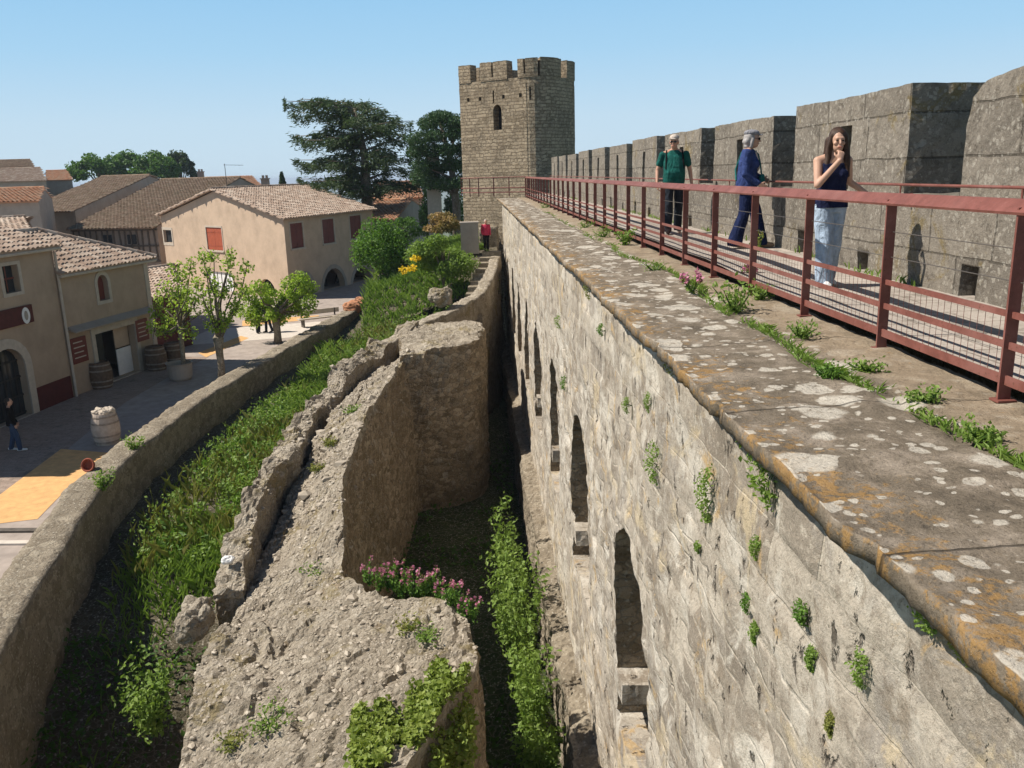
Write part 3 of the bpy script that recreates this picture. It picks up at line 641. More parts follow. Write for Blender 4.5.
for k, (y0, y1) in enumerate(ymer):
    top = 2.1 + .03 * math.sin(k * 2.1)
    if k == 0: Lp = [(y0, 2.1), (5.6, 2.16), (6.4, 2.12), (7.2, 2.09), (7.7, 2.02), (7.86, 1.9), (7.93, 1.7)]
    else: Lp = [(y, top + (.0 if k > 1 else .0)) for y in np.linspace(y0, y1, 6)]
    s = strip_solid('merlon', [(PX + .005, y, z) for y, z in Lp], [(PX + .85, y, z - .02) for y, z in Lp], .97, MAT['parapet'], None, step=.07, side=.07, amp=(.010 if k != 0 else .018), lump=.016, lscale=6., seed=90 + k, batter=.01, smooth=False)
    yc = (y0 + y1) / 2 + (0 if k != 1 else -.05)
    if k > 0:
        cut = [M().box((PX + .3, yc, 1.40), (2.0, .34, .78)).build('cutter', MAT['parapet'])]
        boolean(s, cut)
    s.parent = pa; invp(s, pa)
# thin handrail fixed along the parapet
hr = empty('wall_handrail', (4.42, 0, 1.1), 'thin rusty handrail running along the inside of the crenellated parapet', 'handrail')
b = M(); b.tube([(0, -2, .02), (0, 49, .02)], .014, 8); b.build('rail', MAT['rail'], hr)
for k in range(26):
    b = M(); b.tube([(.13, -1.2 + 2 * k, -.08), (.0, -1.2 + 2 * k, -.08), (0, -1.2 + 2 * k, .02)], .012, 6); b.build('bracket', MAT['rail'], hr)

# ------------------------------------------------------------------ red railing
RX = 3.0
rl = empty('red_railing', (RX, 0, 0), 'rust-red steel railing with flat bars, wires and mesh along the wall walk', 'railing')
posts = [1.58 + 1.5 * k for k in range(32)]
rl_end = posts[-1]
for y in posts:
    b = M(); b.box((0, y, .54), (.074, .016, 1.10)); b.box((0, y, .006), (.11, .09, .012))
    b.build('post', MAT['rail'], rl)
def bar(name, z, wx, hz, tilt=0.):
    b = M(); b.box((0, (rl_end) / 2, 0), (wx, rl_end + .04, hz), mat=Matrix.Translation((0, 0, 0)) @ Matrix.Rotation(tilt, 4, 'Y'))
    o = b.build(name, MAT['rail'], rl); o.location = (0, 0, z); return o
b = M(); prof = [(-.045, -.06), (-.05, -.045), (.03, .022), (.05, .022), (.05, -.03), (.038, -.03), (.038, .008), (.026, .008)]
m = len(prof); y0, y1 = -.02, rl_end + .04
b.add([(x, y0, z + 1.11) for x, z in prof] + [(x, y1, z + 1.11) for x, z in prof], [tuple(range(m)), tuple(range(m, 2*m))[::-1]] + [(i, m+i, m+(i+1) % m, (i+1) % m) for i in range(m)])
b.build('top_rail', MAT['rail'], rl)
for z, hh in ((.50, .036), (.325, .04), (.125, .055)): b = M(); b.box((-.002, (rl_end)/2, z), (.014, rl_end + .03, hh)); b.build('lower_rail', MAT['rail'], rl)
for z in (.68, .86): b = M(); b.tube([(.02, 0, z), (.02, rl_end, z)], .0035, 6); b.build('wire', MAT['wire'], rl)
for k in range(9):
    b = M()
    for j in range(1, 20):
        y = posts[k] + j * .075
        b.tube([(.03, y, .13), (.03, y, .49)], .0016, 4, cap=False)
    b.build('wire_mesh', MAT['rail'], rl)
# the landing rail that turns towards the town in front of the tower
lr = empty('landing_railing', (3.0, 48.4, .1), 'short red railing turning across the walk in front of the round tower', 'railing')
run = [(0, 0), (-2.6, 1.2), (-3.6, 3.0)]
for z in (1.02, .45, .2):
    b = M(); b.tube([(x, y, z) for x, y in run], .03, 6); b.build('rail', MAT['rail'], lr)
for x, y in [(0, 0), (-.9, .42), (-1.75, .81), (-2.6, 1.2), (-3.1, 2.1), (-3.6, 3.0)]:
    b = M(); b.box((x, y, .5), (.06, .06, 1.05)); b.build('post', MAT['rail'], lr)
# ------------------------------------------------------------------ round-backed tower
def tower():
    root = empty('stone_tower', (1.9, 55.5, -9), 'round-backed crenellated stone tower with one arched window at the end of the rampart', 'tower')
    P1 = np.array([-.55, 57.6]); P2 = np.array([4.45, 53.6]); e = (P2 - P1) / np.linalg.norm(P2 - P1); nin = np.array([-e[1], e[0]])
    if nin[1] < 0: nin = -nin
    wdt = np.linalg.norm(P2 - P1); plan = []
    for a in np.linspace(0, 1, 12)[:-1]: plan.append(P1 + e * wdt * a)
    # rounded corner, straight flank, half-round back
    cr = 1.35
    for a in np.linspace(0, 1, 7): th = -math.pi/2 + a * math.pi/2; c = P1 + e * (wdt - cr) + nin * cr; plan.append(c + e * math.cos(th) * cr + nin * math.sin(th) * cr)
    plan = [p for i, p in enumerate(plan) if not (i >= 10 and i < 11)]
    for a in np.linspace(0, 1, 28):
        th = a * math.pi; c = P1 + e * wdt / 2 + nin * 2.6; plan.append(c + e * math.cos(th) * wdt / 2 + nin * math.sin(th) * (wdt / 2 + .3))
    plan = np.array(plan); cen = plan.mean(0)
    L_, Lt = 8.0, 6.62
    b = M(); n = len(plan)
    zs_ = np.linspace(-9.4, Lt, 60); dense = []
    for i in range(n):
        p, q = plan[i], plan[(i+1) % n]; k = max(1, int(np.linalg.norm(q - p) / .3))
        dense += [p + (q - p) * j / k for j in range(k)]
    dense = np.array(dense); n = len(dense)
    P = np.zeros((n + 1, len(zs_), 3)); P[:n, :, :2] = dense[:, None]; P[n] = P[0]; P[n, :, :2] = dense[0]
    P[..., 2] = zs_
    ctr = np.r_[cen, 0]
    bat = 1 + .03 * np.clip((2 - P[..., 2]) / 11, 0, 1)
    P[..., :2] = cen + (P[..., :2] - cen) * bat[..., None] + (P[..., :2] - cen) * (fbm(P * 1.5, 100, 4) * .006)[..., None]
    P[n] = P[0]
    Pn = P[:n]; k = len(zs_); V = Pn.reshape(-1, 3).tolist(); idx = np.arange(n * k).reshape(n, k); nx = np.roll(idx, -1, 0)
    fs = np.stack([idx[:, :-1], nx[:, :-1], nx[:, 1:], idx[:, 1:]], -1).reshape(-1, 4).tolist()
    fs += [idx[::-1, 0].tolist(), idx[:, -1].tolist()]
    b.v = V; b.f = fs; b.mi = [0] * len(fs)
    body = b.build('tower_body', MAT['tower'])
    def onface(u, z, d=0): q = P1 + e * u + nin * d; return (q[0], q[1], z)
    ang = math.atan2(e[1], e[0])
    cut = []
    # window
    def px_u(px, z):   # run along the flat face for a column of the photograph
        r = _ray(px, 120.); best = min(np.linspace(0, wdt, 400), key=lambda u: abs(((P1 + e*u)[0]) / (P1 + e*u)[1] - r[0] / r[1])); return best
    uw = px_u(497.5, 4.6)
    prof = [(uw - .33, 4.0), (uw + .33, 4.0)] + [(uw + .33 * math.cos(t), 5.1 + .42 * math.sin(t)) for t in np.linspace(0, math.pi, 12)]
    c = M(); m = len(prof)
    c.add([onface(u, z, -.5) for u, z in prof] + [onface(u, z, .9) for u, z in prof], [tuple(range(m)), tuple(range(m, 2*m))[::-1]] + [(i, (i+1) % m, m+(i+1) % m, m+i) for i in range(m)])
    cut.append(c.build('cutter', MAT['tower']))
    for px in (469, 481, 504, 521): # put-log holes
        cut.append(M().box(onface(px_u(px, 6), 5.95, .1), (.2, .9, .22), rz=ang).build('cutter', MAT['tower']))
    for px in (494, 530):
        cut.append(M().box(onface(px_u(px, 6), 6.0, .1), (.12, .9, .75), rz=ang).build('cutter', MAT['tower']))
    boolean(body, cut); body.parent = root; invp(body, root)
    m_ = M(); q0, q1 = onface(uw, 4.75, .62), None; m_.box(q0, (.7, .05, 1.6), rz=ang); o_ = m_.build('window', MAT['dark'], root); invp(o_, root)  # near-black panel paints the unlit depth of the window
    # battlements follow the outline
    per = np.r_[dense, dense[:1]]; s = np.r_[0, np.cumsum(np.linalg.norm(np.diff(per, axis=0), axis=1))]
    def pt(t, d=0):
        t = t % s[-1]; p = np.array([np.interp(t, s, per[:, k]) for k in (0, 1)]); p2 = np.array([np.interp((t + .15) % s[-1], s, per[:, k]) for k in (0, 1)])
        tg = (p2 - p); tg /= np.linalg.norm(tg) + 1e-9; nn = np.array([tg[1], -tg[0]])
        if nn @ (p - cen) < 0: nn = -nn
        return p + nn * (.045 - d)
    def seg(name, t0, t1, z0, z1, cuts=(), off=0.):
        k = max(2, int((t1 - t0) / .25)); tt = np.linspace(t0, t1, k)
        L = [(*pt(t, -off), z1) for t in tt]; Rr = [(*pt(t, .62), z1 - .02) for t in tt]
        o = strip_solid(name, L, Rr, z0, MAT['tower'], None, step=.16, side=.16, amp=.015, lump=.03, lscale=4., seed=int(t0 * 10), smooth=False)
        if cuts:
            boolean(o, [M().box((*pt(t, .3), (z0 + z1) / 2 + .1), (.13, 3., .9), rz=math.atan2(*(pt(t + .1) - pt(t - .1))[::-1])).build('cutter', MAT['tower']) for t in cuts])
        o.parent = root; invp(o, root)
    seg('parapet_ring', .0, s[-1] - .02, 6.55, 6.98, off=-.045)
    u = [px_u(p, 7) for p in (460, 472.5, 482, 508.5, 519, 542)]
    seg('merlon', u[0] + .02, u[1], 6.95, 8.05); seg('merlon', u[2], u[3], 6.95, 8.05, (px_u(494, 7),)); seg('merlon', u[4], u[5], 6.95, 8.05, (px_u(530.5, 7),))
    t = wdt + .1
    while t < s[-1] - 1.2:
        t1 = min(t + 1.75, s[-1] - .2); seg('merlon', t, t1, 6.95, 8.05); t += 2.45
    return root
tower()

# ------------------------------------------------------------------ steps, pillar by the tower
st = empty('stone_steps', (.6, 40, -5.5), 'flight of worn stone steps climbing towards the tower beside the curved wall', 'steps')
N = 12
for k in range(N):
    f = k / (N - 1); x = -.25 + .95 * f + .35 * f * f; y = 37.8 + 8.4 * f; z = -5.05 + 2.3 * f
    b = M(); b.box((x - .1, y, z - .4), (1.0, .78, .8 + .04 * (k % 2)), rz=.08 * math.sin(k)); o = b.build('step', MAT['terrace'], None); o.parent = st; invp(o, st)
b = M(); b.box((0, 0, .8), (.95, .9, 1.6)); b.box((0, 0, 1.63), (1.02, .97, .08))
o = b.build('stone_pillar', MAT['plaster_pale']); o.location = (-.2, 46.3, -2.8); tag(o, 'squat grey stone pillar at the head of the garden steps', 'pillar')
s = strip_solid('landing_wall', [(.35, 48.8, -1.6), (1.4, 48.8, -1.5)], [(.35, 48.3, -1.6), (1.4, 48.3, -1.5)], -6, MAT['terrace'], None, step=.12, side=.15, amp=.03, lump=.05)
tag(s, 'short dark wall end behind the top of the garden steps under the tower', 'wall')
b = M(); P = np.zeros((30, 20, 3)); P[..., 0] = np.linspace(-6, 1.3, 20)[None]; P[..., 1] = np.linspace(43, 60, 30)[:, None]; P[..., 2] = np.interp(P[..., 1], [43, 46, 50, 60], [-4.6, -2.9, -2.6, -2.4]) - np.interp(P[..., 0], [-6, -1.5, 0], [1.9, .4, 0]); P[..., 2] += fbm(P, 7) * .1
b.grid(P); tag(b.build('garden_bank', MAT['soil'], smooth=True), kind='structure')

# ------------------------------------------------------------------ facade helper: outline with holes, reveals and a dark back
def facade(name, o, ud, outer, holes, mat, parent, depth=.28, back=None):
    """o: origin (x,y,z); ud: horizontal direction (outward normal is to its right); outer, holes: lists of (u, v)"""
    ud = Vector((ud[0], ud[1], 0)).normalized(); nrm = Vector((ud.y, -ud.x, 0)); o = Vector(o)
    T = lambda p, d=0: o + ud * p[0] + Vector((0, 0, p[1])) - nrm * d
    loops = [[Vector((p[0], p[1], 0)) for p in outer]] + [[Vector((p[0], p[1], 0)) for p in h] for h in holes]
    tris = geometry.tessellate_polygon(loops); flat = [p for l in loops for p in l]
    b = M(); b.add([T(p) for p in flat], [tuple(t) for t in tris])
    for h in holes:
        m = len(h); b.add([T(p) for p in h] + [T(p, depth) for p in h], [(i, (i+1) % m, m+(i+1) % m, m+i) for i in range(m)])
    ob = fix_normals(b.build(name, mat, parent))
    return ob, T
def rect(u0, u1, v0, v1): return [(u0, v0), (u1, v0), (u1, v1), (u0, v1)]
def arch(u0, u1, v0, v1, n=10, rise=None):
    r = rise if rise is not None else (u1 - u0) / 2; c = (u0 + u1) / 2; hw = (u1 - u0) / 2
    return [(u0, v0), (u1, v0)] + [(c + hw * math.cos(t), v1 - r + r * math.sin(t)) for t in np.linspace(0, math.pi, n)]
def panel(T, h, d, name, mat, parent, th=.04):
    b = M(); m = len(h); b.add([T(p, d) for p in h] + [T(p, d + th) for p in h], [tuple(range(m)), tuple(range(m, 2*m))[::-1]] + [(i, (i+1) % m, m+(i+1) % m, m+i) for i in range(m)])
    return fix_normals(b.build(name, mat, parent))
def frame_ring(T, h, wd, d0, name, mat, parent, proud=.03):
    """surround that follows an opening's outline"""
    c = np.mean(h, 0); pts = [np.array(p) for p in h]; m = len(pts); outp = []
    for i in range(m):
        a, q, z = pts[i-1], pts[i], pts[(i+1) % m]; t = (z - a) / (np.linalg.norm(z - a) + 1e-9); nn = np.array([t[1], -t[0]])
        if nn @ (q - c) < 0: nn = -nn
        outp.append(q + nn * wd * (1.3 if i < 2 or (m == 4) else 1))
    b = M(); vs = [T(p, -proud) for p in pts] + [T(p, -proud) for p in outp] + [T(p, .02) for p in pts] + [T(p, .02) for p in outp]
    fs = []
    for i in range(m):
        j = (i+1) % m; fs += [(i, j, m+j, m+i), (m+i, m+j, 3*m+j, 3*m+i), (i, 2*m+i, 2*m+j, j)]
    b.add(vs, fs); return fix_normals(b.build(name, mat, parent))

def roof(name, poly, mat, parent, tw=.24, th=.36, amp=.05, thick=.10, ridge=None):
    """tiled slope on a planar polygon whose first edge is the eave: real barrel tiles in overlapping courses"""
    poly = [np.array(p, float) for p in poly]; o = poly[0]; u = poly[1] - poly[0]; u /= np.linalg.norm(u)
    nn = np.zeros(3)
    for i in range(len(poly)): nn += np.cross(poly[i] - o, poly[(i+1) % len(poly)] - o)
    nn /= np.linalg.norm(nn)
    if nn[2] < 0: nn = -nn
    v = np.cross(nn, u); 
    if v[2] < 0: v = -v
    uv = np.array([[(p - o) @ u, (p - o) @ v] for p in poly])
    u0, u1, v0, v1 = uv[:, 0].min(), uv[:, 0].max(), uv[:, 1].min() - .08, uv[:, 1].max()
    ncol = max(1, int(round((u1 - u0) / tw))); tw = (u1 - u0) / ncol; nrow = max(1, int(math.ceil((v1 - v0) / th)))
    from_prof = [(0, -.4), (.14, .1), (.28, .75), (.5, 1.), (.72, .75), (.86, .1), (1., -.4)]
    b = M(); tv = []
    def inside(p):
        r = False; j = len(uv) - 1
        for i in range(len(uv)):
            if ((uv[i][1] > p[1]) != (uv[j][1] > p[1])) and (p[0] < (uv[j][0]-uv[i][0])*(p[1]-uv[i][1])/(uv[j][1]-uv[i][1]+1e-12)+uv[i][0]): r = not r
            j = i
        return r
    for c in range(ncol):
        jit = RNG.normal(0, .012)
        for r_ in range(nrow):
            vv0 = v0 + r_ * th; cc = (u0 + (c + .5) * tw, max(vv0 + th * .4, uv[:, 1].min() + .02))
            if not inside(cc): continue
            vs = []; lift = RNG.normal(0, .006); sl = RNG.normal(0, .01)
            for k, (du, hh) in enumerate(from_prof):
                for e_, (dv, up) in enumerate(((0, .028), (th * 1.12, -.004))):
                    pu = u0 + (c + .5 + (du - .5) * (1.0 - .1 * e_)) * tw + sl * e_; pv = min(vv0 + dv + jit, v1 + .03)
                    vs.append(o + u * pu + v * pv + nn * (amp * hh * (1 if e_ == 0 else .9) + up + lift))
            b.add(vs, [(2*k, 2*k+2, 2*k+3, 2*k+1) for k in range(6)]); tv += [RNG.random()] * 6
            if r_ == 0 or True: # rim at the lower end
                pass
    nb = len(b.f)
    m = len(poly)
    b.add([p + nn * .0 for p in poly] + [p - nn * thick for p in poly], [tuple(range(m)), tuple(range(m, 2*m))[::-1]] + [(i, (i+1) % m, m+(i+1) % m, m+i) for i in range(m)])
    tv += [.3] * (m + 2)
    ob = b.build(name, mat, parent, smooth=False)
    at = ob.data.attributes.new('tile', 'FLOAT', 'FACE'); at.data.foreach_set('value', tv)
    if ridge:
        for a_, c_ in ridge:
            a_, c_ = np.array(a_, float), np.array(c_, float); L = np.linalg.norm(c_ - a_); k = max(1, int(L / .38)); rb = M(); rt = []
            for i in range(k):
                p, q = a_ + (c_ - a_) * i / k, a_ + (c_ - a_) * (i + 1.08) / k; rb.tube([p + [0, 0, .02], q + [0, 0, .045]], [.11, .1], 10); rt += [RNG.random()] * 12
            ro = rb.build('ridge_tiles', mat, ob); a2 = ro.data.attributes.new('tile', 'FLOAT', 'FACE'); a2.data.foreach_set('value', rt)
    return ob
def child(o, root): o.parent = root; return invp(o, root)
# ------------------------------------------------------------------ houses
def finish(root):
    for c in root.children: c.matrix_parent_inverse = Matrix.Translation(-Vector(root.location))
    return root
def face_uv(o, ud):
    o = np.array(o, float); u = np.array([ud[0], ud[1], 0.]); u /= np.linalg.norm(u); n = np.array([u[1], -u[0], 0])
    def f(px, py):
        r = _ray(px, py); t = ((o - CAM) @ n) / (r @ n); p = CAM + t * r; return ((p - o) @ u, p[2] - o[2])
    return f
def rect_px(f, x0, y0, x1, y1):
    (a, b_), (c, d) = f(x0, y1), f(x1, y0); (a2, d2), (c2, b2) = f(x0, y0), f(x1, y1)
    u0, u1 = (a + a2) / 2, (c + c2) / 2; v0 = (b_ + b2) / 2; v1 = (d + d2) / 2
    return u0, u1, v0, v1
def shutters(T, u0, u1, v0, v1, mat, root, name='window'):
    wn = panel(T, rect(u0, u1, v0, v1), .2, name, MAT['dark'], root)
    frame_ring(T, rect(u0, u1, v0, v1), .12, 0, 'frame', MAT['trim'], wn)
    c = (u0 + u1) / 2
    for a, z in ((u0 + .01, c - .012), (c + .012, u1 - .01)):
        b = M(); k = 9
        b.add([T(p, .03) for p in rect(a, z, v0 + .01, v1 - .01)] + [T(p, .08) for p in rect(a, z, v0 + .01, v1 - .01)], [(0,1,2,3),(7,6,5,4),(0,4,5,1),(1,5,6,2),(2,6,7,3),(3,7,4,0)])
        for q in (.2, .8): b.add([T(p, .012) for p in rect(a + .03, z - .03, v0 + (v1-v0)*q - .04, v0 + (v1-v0)*q + .04)], [(0,1,2,3)])
        fix_normals(b.build('shutter', MAT[mat], wn))
    b = M(); b.add([T(p, -.09) for p in rect(u0 - .12, u1 + .12, v0 - .13, v0 - .02)] + [T(p, .05) for p in rect(u0 - .12, u1 + .12, v0 - .13, v0 - .02)], [(0,1,2,3),(7,6,5,4),(0,4,5,1),(1,5,6,2),(2,6,7,3),(3,7,4,0)])
    fix_normals(b.build('sill', MAT['trim'], wn)); return wn

# --- near house with the arched glass door
hA = empty('shop_house', (-16.5, 29, TZ), 'tan house with arched glass door and dark red sign bearing a white oval', 'house')
aL, aR = (-17.0, 23.2), (-15.5, 32.3); f = face_uv((*aL, TZ), (aR[0]-aL[0], aR[1]-aL[1])); La = math.dist(aL, aR); hA_top = 5.75
w0 = rect_px(f, 3, 265, 19, 293); d0 = f(31, 402)[0]; dh = f(12, 347)[1]
door = arch(d0 - 1.75, d0, .02, dh, 12, .75)
ob, T = facade('wall', (*aL, TZ), (aR[0]-aL[0], aR[1]-aL[1]), rect(0, La, 0, hA_top), [rect(*w0), door], MAT['plaster'], hA, .3)
b = M(); b.prism([aL, aR, (aR[0]-7, aR[1]+1.5), (aL[0]-7, aL[1]+1.5)], TZ, TZ + hA_top); 
b.f = [q for i, q in enumerate(b.f) if i not in (2,)]; b.mi = [0] * len(b.f); b.build('side_wall', MAT['plaster'], hA)
wn = panel(T, rect(*w0), .22, 'window', MAT['glass'], hA); frame_ring(T, rect(*w0), .14, 0, 'frame', MAT['trim'], wn)
b = M(); cu = (w0[0]+w0[1])/2
for r_ in (rect(cu-.03, cu+.03, w0[2], w0[3]), rect(w0[0], w0[1], (w0[2]+w0[3])/2-.03, (w0[2]+w0[3])/2+.03)): b.add([T(p, .19) for p in r_], [(0,1,2,3)])
b.build('glazing_bar', MAT['shutter_dark'], wn)
dg_ = panel(T, door, .26, 'door', MAT['glass'], hA); frame_ring(T, door, .34, 0, 'door_surround', MAT['trim'], hA, .05)
b = M()
for k in range(6): u = d0 - 1.75 + .29 * k + .03; b.add([T(p, .23) for p in rect(u, u + (.09 if k in (0, 3) else .04), .05, dh - .1)], [(0,1,2,3)])
for v in (.08, .7, 1.35, 1.95): b.add([T(p, .225) for p in rect(d0 - 1.75, d0, v, v + .07)], [(0,1,2,3)])
b.build('door_bars', MAT['iron'], dg_)
s0 = rect_px(f, 2, 307, 31, 322); s0 = (s0[1] - 2.6, s0[1], s0[3] - .62, s0[3])
sg = panel(T, rect(*s0), -.09, 'sign_board', MAT['oxide'], hA, .08)
b = M(); ov = f(23.5, 315.5); m = 20; b.add([T((ov[0] + .21*math.cos(t), ov[1] + .29*math.sin(t)), -.1) for t in np.linspace(0, 2*math.pi, m, endpoint=False)], [tuple(range(m))]); b.build('oval_emblem', MAT['white'], sg)
b = M(); b.add([T((ov[0] + .1*math.cos(t), ov[1] + .17*math.sin(t)), -.105) for t in np.linspace(0, 2*math.pi, m, endpoint=False)], [tuple(range(m))]); b.build('emblem_mark', MAT['plaster_pale'], sg)
dd = rect_px(f, 46, 384, 71, 400); panel(T, rect(d0 + .36, La - .12, .0, .85), -.03, 'painted_dado', MAT['oxide'], hA, .04)
b = M(); b.tube([T((La - .02, hA_top - .25), -.09), T((La - .02, .0), -.09)], .055, 8); b.build('downpipe', MAT['trim'], hA)
eN = np.array([aR[1]-aL[1], -(aR[0]-aL[0]), 0]) / La
e0, e1 = np.array([*aL, TZ + hA_top + .02]) + eN * .35, np.array([*aR, TZ + hA_top + .02]) + eN * .35
roof('roof', [e0, e1, e1 - eN * 2.4 + [0, 0, .75], e0 - eN * 2.4 + [0, 0, .75]], MAT['tile_pink'], hA, tw=.25, th=.36)
b = M(); b.tube([e0 + [0, 0, -.14] - eN*.03, e1 + [0, 0, -.14] - eN*.03], .06, 8); b.build('gutter', MAT['trim'], hA)
finish(hA)

# --- corner shop with hipped roof
hB = empty('corner_shop', (-15, 35, TZ), 'tan corner shop with hipped pink tile roof and small arched window', 'house')
bL, bR = (-15.5, 32.35), (-14.2, 37.75); ud = (bR[0]-bL[0], bR[1]-bL[1]); f = face_uv((*bL, TZ), ud); Lb = math.dist(bL, bR); hb = 4.72
w1 = rect_px(f, 97.5, 274.5, 108, 300.5); wa = arch(w1[0], w1[1], w1[2], w1[3], 10)
so_ = rect_px(f, 96, 328, 137, 368); shop = rect(so_[0], so_[1], .05, so_[3])
ob, T = facade('wall', (*bL, TZ), ud, rect(0, Lb, 0, hb), [wa, shop], MAT['plaster'], hB, .3)
nB = np.array([ud[1], -ud[0]]) / Lb
bk = [np.array(bL) - nB * 6, np.array(bR) - nB * 6]
b = M(); b.prism([bL, bR, bk[1], bk[0]], TZ, TZ + hb); b.f = [q for i, q in enumerate(b.f) if i not in (2,)]; b.mi = [0]*len(b.f); b.build('side_wall', MAT['plaster'], hB)
wn = panel(T, wa, .2, 'window', MAT['shutter_dark'], hB); frame_ring(T, wa, .16, 0, 'frame', MAT['trim'], wn)
frame_ring(T, shop, .26, 0, 'shop_surround', MAT['trim'], hB, .05)
panel(T, shop, 1.6, 'shop_shadow', MAT['dark'], hB)  # dark sheet standing in for the shade inside the shop
b = M()
for r_, d in ((rect(so_[0] + .02, so_[0] + .9, .1, so_[3] - .1), .35),): b.add([T(p, d) for p in r_], [(0,1,2,3)])
b.build('shop_door', MAT['iron'], hB)
px1 = so_[0] + (so_[1]-so_[0]) * .63
panel(T, rect(px1, so_[1], 1.2, so_[3] - .05), .32, 'shop_window', MAT['plaster_c'], hB); panel(T, rect(px1, so_[1], .05, 1.15), .3, 'counter', MAT['white'], hB)
for (x0, y0, x1, y1) in ((70, 337, 86, 363), (135, 319, 147, 341)):
    q = rect_px(f, x0, y0, x1, y1); pn = panel(T, rect(q[0], q[1], q[2], q[3]), -.07, 'painted_panel', MAT['shutter_dark'], hB, .07)
    b = M()
    for k in range(4): vv = q[2] + (q[3]-q[2]) * (.2 + .2*k); b.add([T(p, -.074) for p in rect(q[0] + .12, q[1] - .12 - .1*(k % 2), vv, vv + .045)], [(0,1,2,3)])
    b.build('lettering', MAT['trim'], pn)
q0, q1 = f(64, 330), f(142, 313)
b = M(); vq = (q0[1] + q1[1]) / 2
b.add([T((.15, vq + .14), 0), T((Lb - .3, vq + .14), 0), T((Lb - .3, vq - .05), -.35), T((.15, vq - .05), -.35), T((.15, vq + .02), 0), T((Lb - .3, vq + .02), 0), T((Lb - .3, vq - .1), -.33), T((.15, vq - .1), -.33)], [(0,1,2,3),(7,6,5,4),(0,4,5,1),(1,5,6,2),(2,6,7,3),(3,7,4,0)])
fix_normals(b.build('shop_canopy', MAT['plaster_pale'], hB))
panel(T, rect(Lb - .28, Lb + .0, 0, hb - .1), -.03, 'quoin', MAT['trim'], hB, .05)
N3 = np.array([*nB, 0]); U3 = np.array([ud[0], ud[1], 0]) / Lb
E0 = np.array([*bL, TZ + hb]) + N3*.3 - U3*.12; E1 = np.array([*bR, TZ + hb]) + N3*.3 + U3*.3
R1 = E1 - N3*3.3 - U3*2.9 + [0, 0, 1.4]; R0 = E0 - N3*3.3 + [0, 0, 1.4]
E2 = E1 - N3*6.6; E3 = E0 - N3*6.6
roof('roof', [E0, E1, R1, R0], MAT['tile_pink'], hB, tw=.235, th=.34, amp=.055, ridge=[(R0, R1), (E1, R1)])
roof('roof', [E1, E2, R1], MAT['tile_pink'], hB, ridge=[(E2, R1)])
roof('roof', [E2, E3, R0, R1], MAT['tile_pink'], hB)
b = M(); b.tube([E0 - N3*.04 - [0, 0, .13], E1 - N3*.04 - [0, 0, .13]], .06, 8); b.build('gutter', MAT['trim'], hB)
finish(hB)

# --- big gabled house
hC = empty('gabled_house', (-14, 64, TZ), 'large ochre gabled house with red shutters and dark arcade arches behind the pollard trees', 'house')
Cc, Cl, Cr, Cf = np.array([-12.4, 57.3]), np.array([-24.6, 69.6]), np.array([-7.87, 68.6]), np.array([-20.1, 80.9])
ze = -1.1; he = ze - TZ - .1; Wg = math.dist(Cl, Cc); ap = 1.85
f = face_uv((*Cl, TZ), Cc - Cl)
sh = rect_px(f, 207, 227.5, 222.5, 250); sm = rect_px(f, 164, 230, 172, 242.5); wt = rect_px(f, 209, 272, 233, 292); ar = rect_px(f, 258, 279, 276, 300)
arG = arch(ar[0], ar[1], .02, ar[3], 10)
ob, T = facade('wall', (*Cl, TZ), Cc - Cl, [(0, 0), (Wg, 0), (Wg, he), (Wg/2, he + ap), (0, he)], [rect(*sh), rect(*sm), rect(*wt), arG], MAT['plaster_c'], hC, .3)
shutters(T, *sh, 'shutter', hC)
wn = panel(T, rect(*sm), .2, 'window', MAT['glass'], hC); frame_ring(T, rect(*sm), .2, 0, 'frame', MAT['trim'], wn)
wn = panel(T, rect(*wt), .12, 'window', MAT['white'], hC); b = M()
for k in range(1, 6): u = wt[0] + (wt[1]-wt[0])*k/6; b.add([T(p, .11) for p in rect(u-.05, u+.05, wt[2], wt[3])], [(0,1,2,3)])
b.build('blind_slats', MAT['glass'], wn)
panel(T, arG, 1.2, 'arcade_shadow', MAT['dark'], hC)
f = face_uv((*Cc, TZ), Cr - Cc); Lr = math.dist(Cc, Cr)
wins = [rect_px(f, 290.5, 223, 303, 248), rect_px(f, 322.5, 219, 334, 243), rect_px(f, 350, 215.5, 361, 238)]
arcs = [rect_px(f, 323, 268, 345, 297), rect_px(f, 352, 266, 372, 292), rect_px(f, 298, 275, 313, 303)]
arcs = [arch(a[0], a[1], .02, a[3], 10) for a in arcs]
ob, T = facade('wall', (*Cc, TZ), Cr - Cc, rect(0, Lr, 0, he), [rect(*q) for q in wins] + arcs, MAT['plaster_c'], hC, .45)
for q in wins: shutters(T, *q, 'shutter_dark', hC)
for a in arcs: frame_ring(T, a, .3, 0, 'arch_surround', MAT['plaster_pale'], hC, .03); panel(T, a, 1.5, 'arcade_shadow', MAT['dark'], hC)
b = M(); b.quad((*Cr, TZ), (*Cf, TZ), (*Cf, TZ + he), (*Cr, TZ + he)); b.quad((*Cf, TZ), (*Cl, TZ), (*Cl, TZ + he), (*Cf, TZ + he)); b.build('side_wall', MAT['plaster_c'], hC)
gd = np.array([*(Cc - Cl), 0]) / Wg; rd = np.array([*(Cr - Cc), 0]) / Lr
E0 = np.array([*Cc, ze]) + gd*.4 - rd*.35; E1 = np.array([*Cr, ze]) + gd*.4 + rd*.3; mid_ = np.array([*((Cc+Cl)/2), ze + ap + .1]); R0 = mid_ - rd*.35; R1 = mid_ + rd*(Lr + .3)
F0 = np.array([*Cl, ze]) - gd*.4 - rd*.35; F1 = np.array([*Cf, ze]) - gd*.4 + rd*.3
